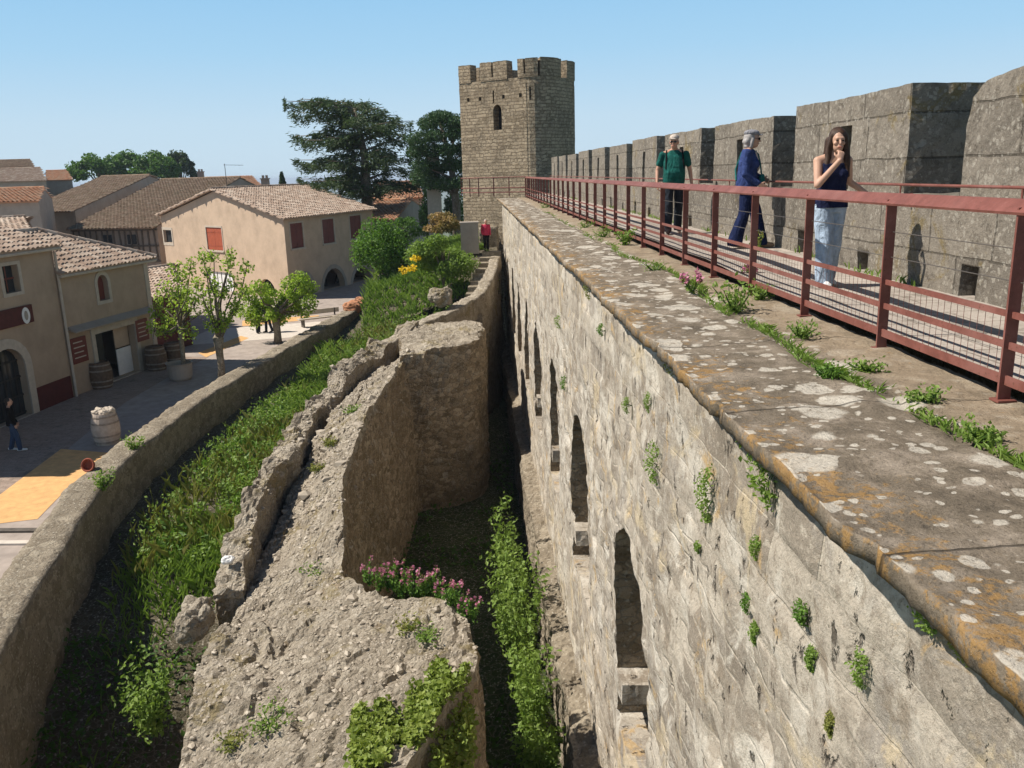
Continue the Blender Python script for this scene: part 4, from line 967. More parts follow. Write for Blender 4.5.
roof('roof', [E0, E1, R1, R0], MAT['tile_pink'], hC, tw=.3, th=.42, amp=.05, ridge=[(R0, R1)])
roof('roof', [F1, F0, R0, R1], MAT['tile_pink'], hC, tw=.3, th=.42, amp=.05)
finish(hC)

# --- simpler houses behind: one tiled slope each over real walls
def shed_house(px, ys, label, tile, wall, name='old_house', base=TZ, tw=.34, th=.5, extra=None, two=True):
    """px: eave left, eave right, ridge right, ridge left as photograph columns/rows at the distances ys"""
    C = [at_y(p[0], p[1], y) for p, y in zip(px, ys)]
    C[1][2] = C[0][2] = (C[0][2] + C[1][2]) / 2; C[3][2] = C[2][2] = (C[2][2] + C[3][2]) / 2
    # square the eave and ridge so the slope is planar
    C[3] = C[2] + (C[0] - C[1]) * (np.linalg.norm(C[3]-C[2]) / np.linalg.norm(C[0]-C[1]))
    root = empty(name, (C[0][0], C[0][1], base), label, 'house')
    bkR = 2 * C[2] - C[1]; bkL = 2 * C[3] - C[0]; bkR[2] = C[1][2]; bkL[2] = C[0][2]
    ins = lambda p, q, k=.04: p + (q - p) * k
    a, c = ins(C[0], C[3]), ins(C[1], C[2]); d = -.14
    b = M(); b.add([(*a[:2], base), (*c[:2], base), (*C[2][:2], base), (*bkR[:2], base), (*bkL[:2], base), (*C[3][:2], base),
        a + [0,0,d], c + [0,0,d], C[2] + [0,0,d], bkR + [0,0,d], bkL + [0,0,d], C[3] + [0,0,d]], [(0,1,7,6), (1,2,8,7), (2,3,9,8), (3,4,10,9), (4,5,11,10), (5,0,6,11)])
    fix_normals(b.build('wall', MAT[wall], root))
    roof('roof', C, MAT[tile], root, tw=tw, th=th, amp=.06, ridge=[(C[3], C[2])])
    roof('roof', [bkR, bkL, C[3], C[2]], MAT[tile], root, tw=tw*2, th=th*2, amp=.06)
    if extra: extra(root, C, base)
    return finish(root)
shed_house([(17, 211), (71, 213), (150, 176.5), (100, 175)], [86, 84, 104, 106], 'house with broad brown tile roof and plain grey side wall behind the timber-framed one', 'tile_brown', 'plaster_pale')
def timbers(root, C, base):
    a = C[0] + (C[3]-C[0])*.04; c = C[1] + (C[2]-C[1])*.04; u = c - a; u[2] = 0; L = np.linalg.norm(u); u /= L; nn = np.array([u[1], -u[0], 0])
    if nn[1] > 0: nn = -nn
    for k in range(15):
        p = a + u * L * (k + .4) / 15; t = M(); t.tube([p + nn*.04 + [0,0,-.2], p + nn*.04 + u*.12*(k % 3 - 1) + [0,0,-3.0]], .09, 4); t.build('timber_post', MAT['timber'], root)
    for z in (-.35, -1.7, -3.0): t = M(); t.tube([a + nn*.05 + [0,0,z], c + nn*.05 + [0,0,z]], .1, 4); t.build('timber_beam', MAT['timber'], root)
    for q in (.42, .7): p = a + u*L*q; t = M(); t.box(p + nn*.06 + [0,0,-1.15], (.8, .06, .8), rz=math.atan2(u[1], u[0])); t.build('window', MAT['glass'], root)
shed_house([(66, 230), (152, 227), (240, 177), (150, 180)], [75, 73, 97, 97], 'half-timbered house with dark posts under a long brown tile roof', 'tile_brown', 'plaster_old', extra=timbers)
shed_house([(-25, 240), (33, 231), (24, 215), (-25, 221)], [45, 48, 54, 52], 'low house at the left edge with a small pale tiled roof', 'tile_pink', 'plaster_pale')
shed_house([(-30, 203), (38, 201), (44, 188), (-22, 189)], [68, 68, 76, 76], 'house at the left edge with pinkish roof below the topmost roof', 'tile_orange', 'plaster_pale')
shed_house([(-30, 183), (46, 180), (40, 168), (-24, 169)], [120, 120, 130, 130], 'second roof down in the far left stack with pale stone wall', 'tile_pink', 'plaster_pale')
shed_house([(-12, 168), (34, 166), (30, 160), (-8, 160)], [140, 140, 147, 147], 'topmost dark gabled roof at the far left on the skyline', 'tile_brown', 'plaster_old')
shed_house([(46, 182), (72, 178), (66, 170), (46, 171)], [140, 140, 148, 148], 'distant orange roof between the left stack and the leafy trees', 'tile_orange', 'plaster_pale')
shed_house([(205, 190), (262, 184), (252, 176), (205, 178)], [115, 115, 124, 124], 'distant house with reddish roof just beyond the gabled ochre house', 'tile_orange', 'plaster_old')
shed_house([(140, 193), (178, 190), (170, 181), (140, 183)], [118, 118, 126, 126], 'distant dark red roof behind the long brown roof', 'tile_orange', 'plaster_old')
shed_house([(370, 200), (424, 196), (418, 182), (376, 182)], [86, 86, 95, 95], 'house with bright orange roof seen under the cedar boughs', 'tile_orange', 'plaster_pale')
shed_house([(360, 222), (394, 218), (412, 199), (376, 200)], [70, 69, 78, 79], 'low outbuilding with sunlit orange tile roof below the cedar', 'tile_orange', 'plaster_old')
shed_house([(148, 299), (187, 291), (174, 268), (146, 267)], [40, 42, 47, 45], 'low lean-to with pale tile roof and dark red front between corner shop and gabled house', 'tile_pink', 'oxide', tw=.26, th=.38)
b = M(); c = at_y(435, 212, 70); b.box((c[0], 70, (c[2]-7+2.2)/2+1.2), (1.1, .8, 10)); tag(b.build('gate_pier', MAT['trim']), 'tall pale stone pier standing between the cedar and the pine', 'pillar')
for (px, py, y, l) in ((200.5, 172, 112, 'small chimney stack on the skyline left of the roof antenna'), (265, 179, 84, 'twin-pot chimney on the skyline beside the dark cone of a cypress')):
    p = at_y(px, py, y); b = M(); b.box((p[0], y, p[2] - .9), (.7, .5, 1.8)); b.box((p[0], y, p[2] + .03), (.85, .65, .1)); b.box((p[0]-.17, y, p[2] + .2), (.2, .2, .3)); b.box((p[0]+.17, y, p[2] + .2), (.2, .2, .3))
    tag(b.build('chimney', MAT['plaster_old']), l, 'chimney')
p = at_y(225, 168, 86); b = M(); b.tube([p + [0,0,-2], p + [0,0,.4]], .03, 5)
for k in range(5): b.tube([p + [-.1, 0, .3 - .02*k] + np.array([k*.35, 0, 0]), p + [-.1, .5, .3 - .02*k] + np.array([k*.35, 0, 0])], .02, 4)
b.tube([p + [-.2, .25, .3], p + [1.7, .25, .22]], .02, 4)
tag(b.build('roof_antenna', MAT['iron']), 'thin television antenna rising from the rooftops against the sky', 'antenna')

# ------------------------------------------------------------------ things on the square
def barrel(name, loc, h, r, mat, label, rubble=False):
    root = empty(name, loc, label, 'barrel')
    prof = [(r*(.80 + .2*math.sin(math.pi*t)), h*t) for t in np.linspace(0, 1, 13)]
    b = M(); b.lathe([(r*.7, .04)] + prof + [(r*.74, h), (r*.74, h - .06)], n=24); b.build('staves', MAT[mat], root, smooth=False)
    for t in (.1, .3, .7, .9):
        rr = r*(.80 + .2*math.sin(math.pi*t)) + .008; b = M(); b.lathe([(rr, h*t - .03), (rr + .006, h*t), (rr, h*t + .03)], n=24, cap=False); b.build('hoop', MAT['hoop'], root)
    return root
br = barrel('barrel', (-11.67, 25.95, TZ), 1.0, .42, 'stonebarrel', 'pale barrel standing in the sun beside the ochre gravel')
for k in range(5): rock('stone', (-11.67 + .2*math.cos(k*1.3), 25.95 + .2*math.sin(k*1.3), TZ + 1.02), (.15, .13, .1), 60+k, 'pale stone heaped on top of the sunlit barrel', 'rock', 'trim', 'stones on the barrel')
barrel('barrel', (-15.0, 33.6, TZ), 1.05, .45, 'wood', 'dark wooden barrel left of the open shop front')
barrel('barrel', (-13.9, 36.6, TZ), 1.05, .45, 'wood', 'dark wooden barrel right of the open shop front')
barrel('barrel', (-13.5, 37.6, TZ), 1.0, .42, 'wood', 'wooden barrel at the shop corner beside the pollard trees')
def planter(loc, label, plant=True):
    root = empty('planter', loc, label, 'planter'); b = M(); b.lathe([(.38, 0), (.46, .1), (.5, .65), (.55, .72), (.47, .72), (.45, .6)], n=20); b.build('pot', MAT['plaster_pale'], root)
    return root
planter((-12.2, 34.5, TZ), 'round grey stone planter around the yellowish trunk of the slim pollard tree')
p = empty('flower_pot', (-10.3, 21.9, TOPZ - .35), 'red terracotta pot lying on the terrace wall above the gravel', 'pot')
b = M(); b.lathe([(.16, 0), (.24, .12), (.3, .3), (.34, .34), (.3, .38), (.26, .36), (.22, .2)], n=20); o = b.build('pot', MAT['terracotta'], p); p.rotation_euler = (1.2, -.3, 0); p.location = (-10.3, 21.8, TOPZ + .06); p.scale = (.55, .55, .6)
for k, (x, y) in enumerate(((-6.85, 48.9), (-6.65, 50.2), (-7.0, 47.9))): rock('tile_pile', (x, y, TOPZ + .15), (.5, .35, .28), 70+k, 'heap of broken pinkish stone on the far end of the terrace wall', 'rubble', 'tile_orange', 'stone heaps on the terrace wall')
bn = empty('bench', (-8.6, 46.6, TZ), 'plain wooden bench standing on the square behind the third pollard tree', 'bench', rz=.5)
b = M(); b.box((0, 0, .45), (2.4, .45, .07)); b.build('seat', MAT['trim'], bn)
b = M(); b.box((0, .22, .75), (2.4, .05, .25)); b.build('backrest', MAT['trim'], bn)
for s_ in (-1, 1): b = M(); b.box((s_*.95, 0, .21), (.08, .42, .42)); b.box((s_*.95, .22, .5), (.07, .06, .75)); b.build('leg', MAT['timber'], bn)
# ------------------------------------------------------------------ foliage
def leaf_mesh(name, pos, size, mat, parent=None, aspect=.55, up=0., fold=.25, dirs=None, seed=0):
    rg = np.random.default_rng(seed + len(pos)); n = len(pos); pos = np.asarray(pos, float)
    sz = np.asarray(size, float) * rg.uniform(.65, 1.3, n)
    d = rg.normal(0, 1, (n, 3)) if dirs is None else np.asarray(dirs, float) + rg.normal(0, .35, (n, 3))
    d /= np.linalg.norm(d, axis=1)[:, None] + 1e-9
    nm = rg.normal(0, 1, (n, 3)); nm[:, 2] += up; nm -= d * (nm * d).sum(1)[:, None]; nm /= np.linalg.norm(nm, axis=1)[:, None] + 1e-9
    s = np.cross(d, nm); L = sz[:, None]
    a = pos - d * L * .5; t = pos + d * L * .5; l = pos + s * L * aspect * .5 + nm * L * fold * .4; r = pos - s * L * aspect * .5 + nm * L * fold * .4
    V = np.stack([a, r, t, l], 1).reshape(-1, 3); i = np.arange(n) * 4
    F = np.concatenate([np.stack([i, i+1, i+2, i+3], 1)])
    me = bpy.data.meshes.new(name); me.from_pydata(V.tolist(), [], F.tolist()); me.update()
    return link(name, me, parent, [mat])
def blob(n, c, r, rg, shell=.5):
    d = rg.normal(0, 1, (n, 3)); d /= np.linalg.norm(d, axis=1)[:, None]
    return np.asarray(c) + d * (rg.uniform(shell, 1, n) ** .6)[:, None] * np.asarray(r)
def blades(name, base, h, w, mat, parent=None, lean=.35, seed=0):
    """grass: each blade two narrow bent faces"""
    rg = np.random.default_rng(seed + 5); base = np.asarray(base, float); n = len(base); h = np.asarray(h) * rg.uniform(.5, 1.25, n)
    a = rg.uniform(0, 2*np.pi, n); dr = np.stack([np.cos(a), np.sin(a), 0*a], 1); sd = np.stack([-np.sin(a), np.cos(a), 0*a], 1)
    ln = (lean * rg.uniform(.2, 1.5, n) * h)[:, None]; up = np.array([0, 0, 1.])
    m = base + dr*ln*.35 + up*(h*.6)[:, None]; t = base + dr*ln + up*(h*.95)[:, None]; ww = (w * rg.uniform(.6, 1.4, n))[:, None]
    V = np.stack([base - sd*ww*.5, base + sd*ww*.5, m + sd*ww*.42, t, m - sd*ww*.42], 1).reshape(-1, 3); i = np.arange(n)*5
    F = np.stack([i, i+1, i+2, i+3, i+4], 1)
    me = bpy.data.meshes.new(name); me.from_pydata(V.tolist(), [], F.tolist()); me.update()
    return link(name, me, parent, [mat])

# --- overgrown strip between terrace wall and ruin
rg = np.random.default_rng(3)
def strip_pts(n, y0, y1, bias=.5):
    y = rg.uniform(y0, y1, n); x0 = np.interp(y, ry, rx) + .05; x1 = np.interp(y, [8, 13.6, 18, 24.5, 28.5, 33, 38], [-4.6, -4.9, -5.2, -5.0, -4.2, -3.0, -.4])
    u = np.clip(.12 + .88*rg.beta(1.7, 1.2, n) if bias else rg.uniform(0, 1, n), 0, 1); x = x0 + (x1 - x0)*u
    P = np.stack([x, y, y*0], 1); z = GZ(y) + np.clip((y - 33)/12, 0, 1)*np.clip((x + 6)/6, 0, 1)*1.6
    P[:, 2] = z - .02 - u*np.interp(y, [13, 18], [1.7, 0]); return P
P = strip_pts(26000, 12, 46); dens = fbm(P*np.array([.8, .8, 0]), 5, 3); sunny = np.clip((P[:, 1] - 15)/4, 0, 1); P = P[(dens > -.2) & (rg.uniform(0, 1, len(P)) < .1 + .9*sunny)]
hgt = .38 + .22*fbm(P*np.array([.5, .5, 0]), 8)
tag(blades('long_grass', P, hgt*.8, .025, MAT['weed'], lean=.6, seed=1), kind='stuff')
Q = strip_pts(24000, 18, 44); dn = fbm(Q*np.array([1.1, 1.1, 0]), 15, 3); Q = Q[dn > .0]; Q[:, 2] += rg.uniform(.15, .6, len(Q))*(1 + .5*fbm(Q*.6, 4))
tag(leaf_mesh('leafy_weeds', Q, .10, MAT['weed'], up=1.2, seed=2), kind='stuff')
Q = strip_pts(5200, 16.5, 44); Q = Q[fbm(Q*np.array([.7, .7, 0]), 91, 3) > .05]; tag(blades('dry_stalks', Q, .62, .016, MAT['weed_dry'], lean=.5, seed=21), kind='stuff')
Q = strip_pts(9000, 18, 44); Q = Q[fbm(Q*np.array([.8, .8, 0]), 93, 3) > .2]; Q[:, 2] += rg.uniform(.05, .5, len(Q)); tag(leaf_mesh('broad_weeds', Q, .17, MAT['shrub'], up=1.3, seed=22, aspect=.5), kind='stuff')
cl_ = strip_pts(260, 18.5, 43); cl_ = cl_[fbm(cl_*np.array([.6, .6, 0]), 19, 3) > -.12]
Q = np.concatenate([blob(130, c + [0, 0, .18], (.32*s_, .32*s_, .34*s_), rg, .2) for c, s_ in zip(cl_, rg.uniform(.6, 1.6, len(cl_)))]); tag(leaf_mesh('weed_clumps', Q, .115, MAT['weed'], up=1.0, seed=12, aspect=.75), kind='stuff')
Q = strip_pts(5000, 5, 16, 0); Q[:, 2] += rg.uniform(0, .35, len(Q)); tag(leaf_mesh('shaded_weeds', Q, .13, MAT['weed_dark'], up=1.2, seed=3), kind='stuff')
P = np.stack([rg.uniform(-3.6, 0, 5000), rg.uniform(30, 41, 5000), np.zeros(5000)], 1); P[:, 0] = rg.uniform(0, 1, 5000)*(np.interp(P[:, 1], [30, 41], [-3.8, -.2]) + 7.5) - 7.5
P[:, 2] = GZ(P[:, 1]) + np.clip((P[:, 1]-33)/12, 0, 1)*np.clip((P[:, 0]+6)/6, 0, 1)*1.6
tag(blades('bank_grass', P, .5, .05, MAT['weed'], lean=.7, seed=4), kind='stuff')
bk = bpy.data.objects['garden_bank']; n = 9000; P = np.stack([rg.uniform(-6, 1.0, n), rg.uniform(43, 56, n)], 1)
P = np.array([(x, y, l.z - .03) for (x, y), (ok, l, nn, i) in ((q, bk.ray_cast(Vector((q[0], q[1], 5)), Vector((0, 0, -1)))) for q in P) if ok]); P = P[fbm(P*np.array([.6, .6, 0]), 31, 3) > -.3]
tag(blades('bank_weeds', P, .45, .05, MAT['weed'], lean=.7, seed=14), kind='stuff')
# dark ground cover in the ditch
P = np.stack([rg.uniform(-3, 1.1, 5000), rg.uniform(9, 34, 5000), np.full(5000, -9.8)], 1); P[:, 2] += rg.uniform(0, .25, 5000); P = P[fbm(P*np.array([.9, .9, 0]), 55, 3) > .05]
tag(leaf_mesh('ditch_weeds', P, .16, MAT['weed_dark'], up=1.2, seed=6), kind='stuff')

# --- tall weeds against the plinth
def plant(name, base, h, rad, n, mat, leaf, label, cat='plant', group=None, stems=6, seed=0, flower=None, nf=0, shape=1., fl_size=.05, lean=(0, 0)):
    rg = np.random.default_rng(seed + 100); root = empty(name, base, label, cat, group)
    b = M(); pts = []; tips = []
    for k in range(stems):
        a = 2*math.pi*k/stems + rg.uniform(-.4, .4); rr = rad*rg.uniform(.35, 1.); hh = h*rg.uniform(.65, 1.05)
        p = [np.array([0, 0, 0.])]; 
        for t in (.35, .7, 1.): p.append(np.array([math.cos(a)*rr*t**.8 + lean[0]*t, math.sin(a)*rr*t**.8 + lean[1]*t, hh*t**shape]) + rg.normal(0, .03*h, 3)*t)
        b.tube(p, [.012*h**.5 + .004, .009, .006, .003], 5); tips.append(p[-1])
        m = max(1, n // stems); t = rg.uniform(.12, 1.02, m)
        q = np.stack([np.interp(t, [0, .35, .7, 1.], [c[j] for c in p]) for j in range(3)], 1); pts.append(q + rg.normal(0, rad*.17, (m, 3)))
    b.build('stem', MAT['weed_dark'], root); pts = np.concatenate(pts); pts[:, 2] = np.maximum(pts[:, 2], .01)
    leaf_mesh('foliage', pts, leaf, MAT[mat], root, up=.9, seed=seed)
    if flower:
        for tp in tips: leaf_mesh('flower_head', np.array(tp) + rg.normal(0, .02, (nf, 3))*[.7, .7, 1.4], fl_size*1.15, MAT[flower], root, aspect=.8, seed=seed+1)
    return root
# a fig-like weed column in the ditch
for k, (y, x, h, r_) in enumerate([(13.2, .86, 1.2, .3), (14.0, .8, 1.7, .38), (15.0, .74, 2.1, .42), (16.2, .68, 2.4, .46), (17.5, .65, 2.5, .46), (19.0, .6, 2.5, .5), (20.6, .52, 2.4, .5)]):
    plant('ditch_bush', (x, y, -9.85), h + .5 + .45*math.sin(k*2.1), r_*(1.05 + .35*math.sin(k*1.7 + 1)), 1000, 'weed', .12, 'bright green leafy weed growing in the row at the foot of the rampart', 'plant', 'weeds at the foot of the rampart', stems=11, seed=k)

# --- small plants rooted in the joints of the rampart face
W = [((560, 320), 'tuft high on the far part of the rampart face', .3), ((566, 382), 'dark round tuft between the far niches', .34), ((629, 403), 'thin yellowish sprig on the rampart face', .2), ((657, 460), 'slim upright fern in the pale wall above the second niche', .3), ((711, 490), 'bright hanging fern in the middle of the dressed wall', .3), ((775, 455), 'largest clump hanging just below the coping shadow', .42), ((935, 605), 'feathery clump below the coping at the right', .17), ((973, 637), 'lower right clump just under the coping edge', .14), ((865, 665), 'round tuft alone on the grey wall at lower right', .13), ((806, 610), 'upright sprig beside the orange stain', .15), ((760, 545), 'narrow sprig in an upright crack of the wall', .16), ((672, 357), 'sprig in the coping shadow near the wall middle', .2), ((758, 630), 'pair of small tufts in a pit of the wall', .12), ((603, 328), 'pale sprig under the dressed stones of the far wall', .2), ((650, 400), 'tiny yellowish sprig beside the slim fern', .14), ((835, 720), 'faint sprig low on the right of the wall', .1), ((815, 655), 'small tuft beneath the orange stain', .1), ((750, 600), 'small sprig left of the orange stain', .12), ((700, 545), 'tiny sprig beside a pit in the wall', .1), ((590, 285), 'sprig under the far coping', .25)]
for k, ((px, py), lab, s) in enumerate(W):
    p = at_x(px, py, FX); root = empty('wall_plant', (FX - .0, p[1], p[2] - .02), lab, 'plant', 'weeds in the joints of the rampart')
    rg2 = np.random.default_rng(k); n = 420; t = rg2.uniform(0, 1, n)**1.2; a = rg2.uniform(-1, 1, n)
    q = np.stack([-.01 - s*.34*np.sin(t*2.9+.2)*rg2.uniform(.2, 1, n), a*s*.36*(1-.6*t), s*(.5 - 1.15*t)], 1)
    q = q*np.array([1, rg2.uniform(.7, 1.7), rg2.uniform(.6, 1.25)]) + rg2.normal(0, s*.05, q.shape); leaf_mesh('foliage', q[:int(420*rg2.uniform(.45, 1))], max(.02, s*.1), MAT[('weed', 'shrub', 'weed', 'weed_dry')[k % 4] if k not in (3, 4, 5, 6, 8) else 'weed'], root, up=.6, seed=k)
    b = M()
    for j in range(4): b.tube([(0.04, 0, -.01), q[j*9]*.5, q[j*9]*.8], .003, 4)
    b.build('stem', MAT['weed_dark'], root)
# --- plants along the crack of the coping
C = [(735, 312, .30, .26, 'leafy clump with fleshy leaves on the coping crack, largest by the railing'), (760, 300, .2, .18, 'low green clump just right of the largest coping clump'), (604, 238, .26, .3, 'green clump on the far coping'), (585, 228, .2, .3, 'small clump on the coping beyond the far green clump'), (655, 272, .16, .2, 'thin green sprig on the coping before the pink flowers'), (545, 208, .2, .5, 'patch of green at the far end of the coping'), (830, 378, .1, .14, 'small grey-green rosette beside the coping crack'), (800, 338, .14, .18, 'grassy clump on the crack behind the small rosette'), (925, 403, .1, .14, 'grassy clump on the crack at the right'), (980, 440, .09, .13, 'nearest grassy clump on the coping crack'), (865, 372, .09, .14, 'grassy clump on the crack between the rosette and the right edge'), (625, 245, .35, .2, 'taller green plant leaning on the railing foot in the distance'), (765, 255, .0, .0, '')]
for k, (px, py, h, r_, lab) in enumerate(C):
    if not h: continue
    p = at_z(px, py, -.005); plant('coping_plant', p, h*.8, r_*.9, 260, 'weed' if k not in (6,) else 'shrub', max(.03, h*.17), lab, 'plant', 'plants on the coping', stems=7, seed=40+k)
for k, (px, py, h, lab) in enumerate([(692, 293, .2, 'pink valerian flowering on the coping beside the largest clump'), (748, 282, .22, 'single pink flower head at the foot of a railing post'), (757, 262, .42, 'tall thin weed with tiny yellow flowers beside the railing post')]):
    p = at_z(px, py, 0.); plant('flowering_plant', p, h, .12, 60, 'weed', .06, lab, 'flower', None, stems=5, seed=60+k, flower='pink' if k < 2 else 'weed_dry', nf=22, fl_size=.035)
yy = rg.uniform(1.5, 30, 14000); xx = 2.52 + fbm(np.stack([yy*0, yy*.5, yy*0], -1), 63)*.12 + rg.normal(0, .028, len(yy)); keep = (rg.uniform(0, 1, len(yy)) < np.clip(.30 + .9*vnoise(np.stack([yy*1.7, yy*0+.5, yy*0+.5], -1), 66), .05, 1)*np.clip(1.2 - yy/14, .12, 1))
P = np.stack([xx, yy, np.full(len(yy), -.02)], 1)[keep]
tag(blades('crack_grass', P, .055, .011, MAT['weed'], lean=1.2, seed=9), kind='stuff')
yy = rg.uniform(5, 40, 500); P = np.stack([4.5 + rg.normal(0, .02, 500), yy, wz(yy)], 1); P = P[fbm(P*np.array([0, .9, 0]), 67) > .15]
tag(blades('parapet_foot_grass', P, .1, .02, MAT['weed'], lean=.8, seed=10), kind='stuff')

# --- plants on the ruin
def drop(x, y):   # height of the ruin top
    best = -9.3
    for nm in ('rubble_ruin', 'ruin_block', 'ruined_low_wall'):
        ob = bpy.data.objects[nm]; ok, loc, nn, i = ob.ray_cast(Vector((x, y, 5)), Vector((0, 0, -1)))
        if ok: best = max(best, loc.z)
    return best
def rotz_(a): return np.array([[math.cos(a), -math.sin(a), 0], [math.sin(a), math.cos(a), 0], [0, 0, 1.]])
vs = []
for k in range(15): # pink valerian along the brink of the ruin
    px = 372 + 7.2*k + rg.uniform(-3, 3); py = 582 + .22*(px - 372) + rg.uniform(-4, 4) + (10 if px > 450 else 0)
    p = at_z(px, py, -5.5); z = drop(p[0], p[1]); z = z if z > -6.5 else -5.6
    plant('valerian', (p[0], p[1], z), rg.uniform(.38, .55), .16, 110, 'shrub', .07, 'pink-flowered valerian in the row along the brink of the ruin', 'flower', 'valerian on the ruin brink', stems=5, seed=200+k, flower='pink', nf=10, fl_size=.04)
# small broken stones scattered over the masonry
bm_ = M(); ico = bmesh.new(); bmesh.ops.create_icosphere(ico, subdivisions=1, radius=1); iv0 = np.array([q.co[:] for q in ico.verts]); if0 = [[q.index for q in f.verts] for f in ico.faces]; ico.free()
for k in range(6500):
    y = rg.uniform(7.5, 28); x = rg.uniform(-4.9, .1); z = drop(x, y)
    if z < -6.9: continue
    s_ = rg.choice([.016, .026, .04, .065, .1], p=[.5, .34, .13, .025, .005])*(1 if y < 16 else 1.4); v_ = iv0*rg.uniform(.6, 1.3, (len(iv0), 1))*np.array([s_*1.3, s_, s_*.7]); a = rg.uniform(0, 6.3); v_ = v_ @ rotz_(a).T
    bm_.add(v_ + [x, y, z + s_*.1], if0)
tag(bm_.build('rubble_stones', MAT['rubble']), kind='stuff')
# ivy mat over the near corner
iv = []; n = 11000
for k in range(n):
    px = rg.uniform(352, 472); py = rg.uniform(662, 768)
    cx = 352 + (768 - py)*1.05; d = abs(py - (720 - (px - 350)*.35 + 22))
    if d > 30 + 10*math.sin(px*.09) + 9*math.sin(px*.23 + 1): continue
    p = at_z(px, py, -5.5); z = drop(p[0], p[1])
    if z < -6.6: z = -5.7 - rg.uniform(0, .6)
    iv.append((p[0] + rg.normal(0, .03), p[1] + rg.normal(0, .03), z + .05 + rg.uniform(0, .12)))
tag(leaf_mesh('ivy', iv, .075, MAT['ivy'], up=1.6, aspect=.95, seed=33), 'bright green ivy mat spilling over the near right corner of the rubble ruin', 'plant')
for k, (px, py, h, r_, m, lab) in enumerate([(155, 735, 1.5, .55, 'weed', 'tall feathery green bush rising from the shadow at the bottom left'), (235, 525, .35, .4, 'weed', 'green weed clump in the notch beside the dark outcrop'), (315, 573, .16, .3, 'weed', 'small green tuft alone on the bare rubble'), (270, 725, .18, .45, 'weed', 'long low green patch along the bottom of the rubble'), (232, 745, .14, .3, 'weed_dry', 'yellowish tuft at the bottom left of the rubble'), (410, 630, .14, .3, 'weed_dry', 'yellow-green mossy patch behind the pink valerian'), (428, 638, .12, .3, 'weed', 'green mossy patch on the rubble corner over the ivy'), (265, 520, .25, .3, 'weed_dry', 'dry yellowish tuft on the mid ruin'), (330, 445, .18, .3, 'weed_dry', 'dry tuft on the narrow upper ruin'), (318, 470, .15, .25, 'weed_dry', 'lower dry tuft on the narrow upper ruin'), (352, 412, .15, .3, 'weed', 'green tuft near the top of the narrow ruin')]):
    p = at_z(px, py, -5.5 if k else -7.6)
    for _ in range(3):
        z = drop(p[0], p[1]) if k else -7.9; p = at_z(px, py, z)
    plant('ruin_weed', (p[0], p[1], p[2] if k else -7.9), h, r_, 900 if k == 0 else 170, m, .1 if k == 0 else .07, lab, 'plant', None, stems=14 if k == 0 else 8, seed=300+k)
# tufts on the terrace wall
for k, (px, py, h, lab) in enumerate([(104, 490, .5, 'green creeper clump hanging over the terrace wall by the red pot'), (135, 452, .45, 'upright green sprig growing from the terrace wall top')]):
    p = at_z(px, py, TOPZ - .1); plant('wall_weed', p, h, .3, 200, 'weed', .1, lab, 'plant', None, stems=7, seed=330+k)

# --- bushes
def bush(name, c, r, n, mat, leaf, label, seed, lumps_=9, cat='shrub', flower=None, nflow=0, fc=None, ground=None):
    rg = np.random.default_rng(seed); root = empty(name, (c[0], c[1], ground if ground is not None else c[2] - r[2]), label, cat); loc = np.array(root.location)
    pts = []
    for k in range(lumps_):
        d = rg.normal(0, 1, 3); d /= np.linalg.norm(d); cc = np.array(c) + d*np.array(r)*.6; pts.append(blob(n//lumps_, cc, np.array(r)*rg.uniform(.32, .55), rg, .3))
    pts = np.concatenate(pts) - loc; pts = pts[pts[:, 2] > 0]
    leaf_mesh('foliage', pts, leaf, MAT[mat], root, up=.7, seed=seed)
    b = M()
    for k in range(6): d = rg.normal(0, .4, 2); b.tube([(0, 0, 0), (d[0]*r[0]*.5, d[1]*r[1]*.5, r[2]*.7), (d[0]*r[0], d[1]*r[1], r[2]*1.3)], [.06, .04, .015], 6)
    b.build('branch', MAT['bark'], root)
    if flower:
        q = np.concatenate([blob(nflow, np.array(f), (.3, .3, .2), rg, .3) for f in fc]) - loc; leaf_mesh('flower_cluster', q, .12, MAT[flower], root, up=1, aspect=.9, seed=seed)
    return root
bush('bush', (-5.2, 48, -3.0), (1.7, 1.4, 2.1), 8000, 'shrub', .17, 'rounded glossy green bush between the gabled house and the yellow flowers', 1, 14)
bush('bush', (-1.6, 43, -2.7), (1.9, 1.3, 1.35), 9000, 'weed', .15, 'spreading light green bush with yellow blossom below the stone pillar', 2, 14, flower='yellow', nflow=60, fc=[at_y(412, 268, 42.3), at_y(404, 270, 42.2), at_y(416, 259, 42.3)])
bush('bush', (-2.1, 52, -1.45), (1.45, 1.0, .65), 2600, 'tan', .17, 'tan and orange flowering shrub behind the green bushes under the pine', 3, 12)
bush('bush', (-4.3, 55, -2.0), (1.2, 1.0, .9), 1800, 'broad', .17, 'dull green rounded shrub left of the tan shrub', 4)
bush('bush', (-3.4, 46.5, -4.2), (1.3, 1.0, .8), 1500, 'shrub', .2, 'low dark shrub at the end of the terrace wall', 5)
for k, (px, y, l) in enumerate([(430, 72, 'left of the two trimmed cypress hedges between pier and tower'), (456, 74, 'right of the two trimmed cypress hedges, beside the tower')]):
    c = at_y(px, 200, y); bush('cypress', (c[0], y, -1.4), (1.25, 1.0, 2.9), 3000, 'broad', .22, l, 20+k, 16, cat='tree')

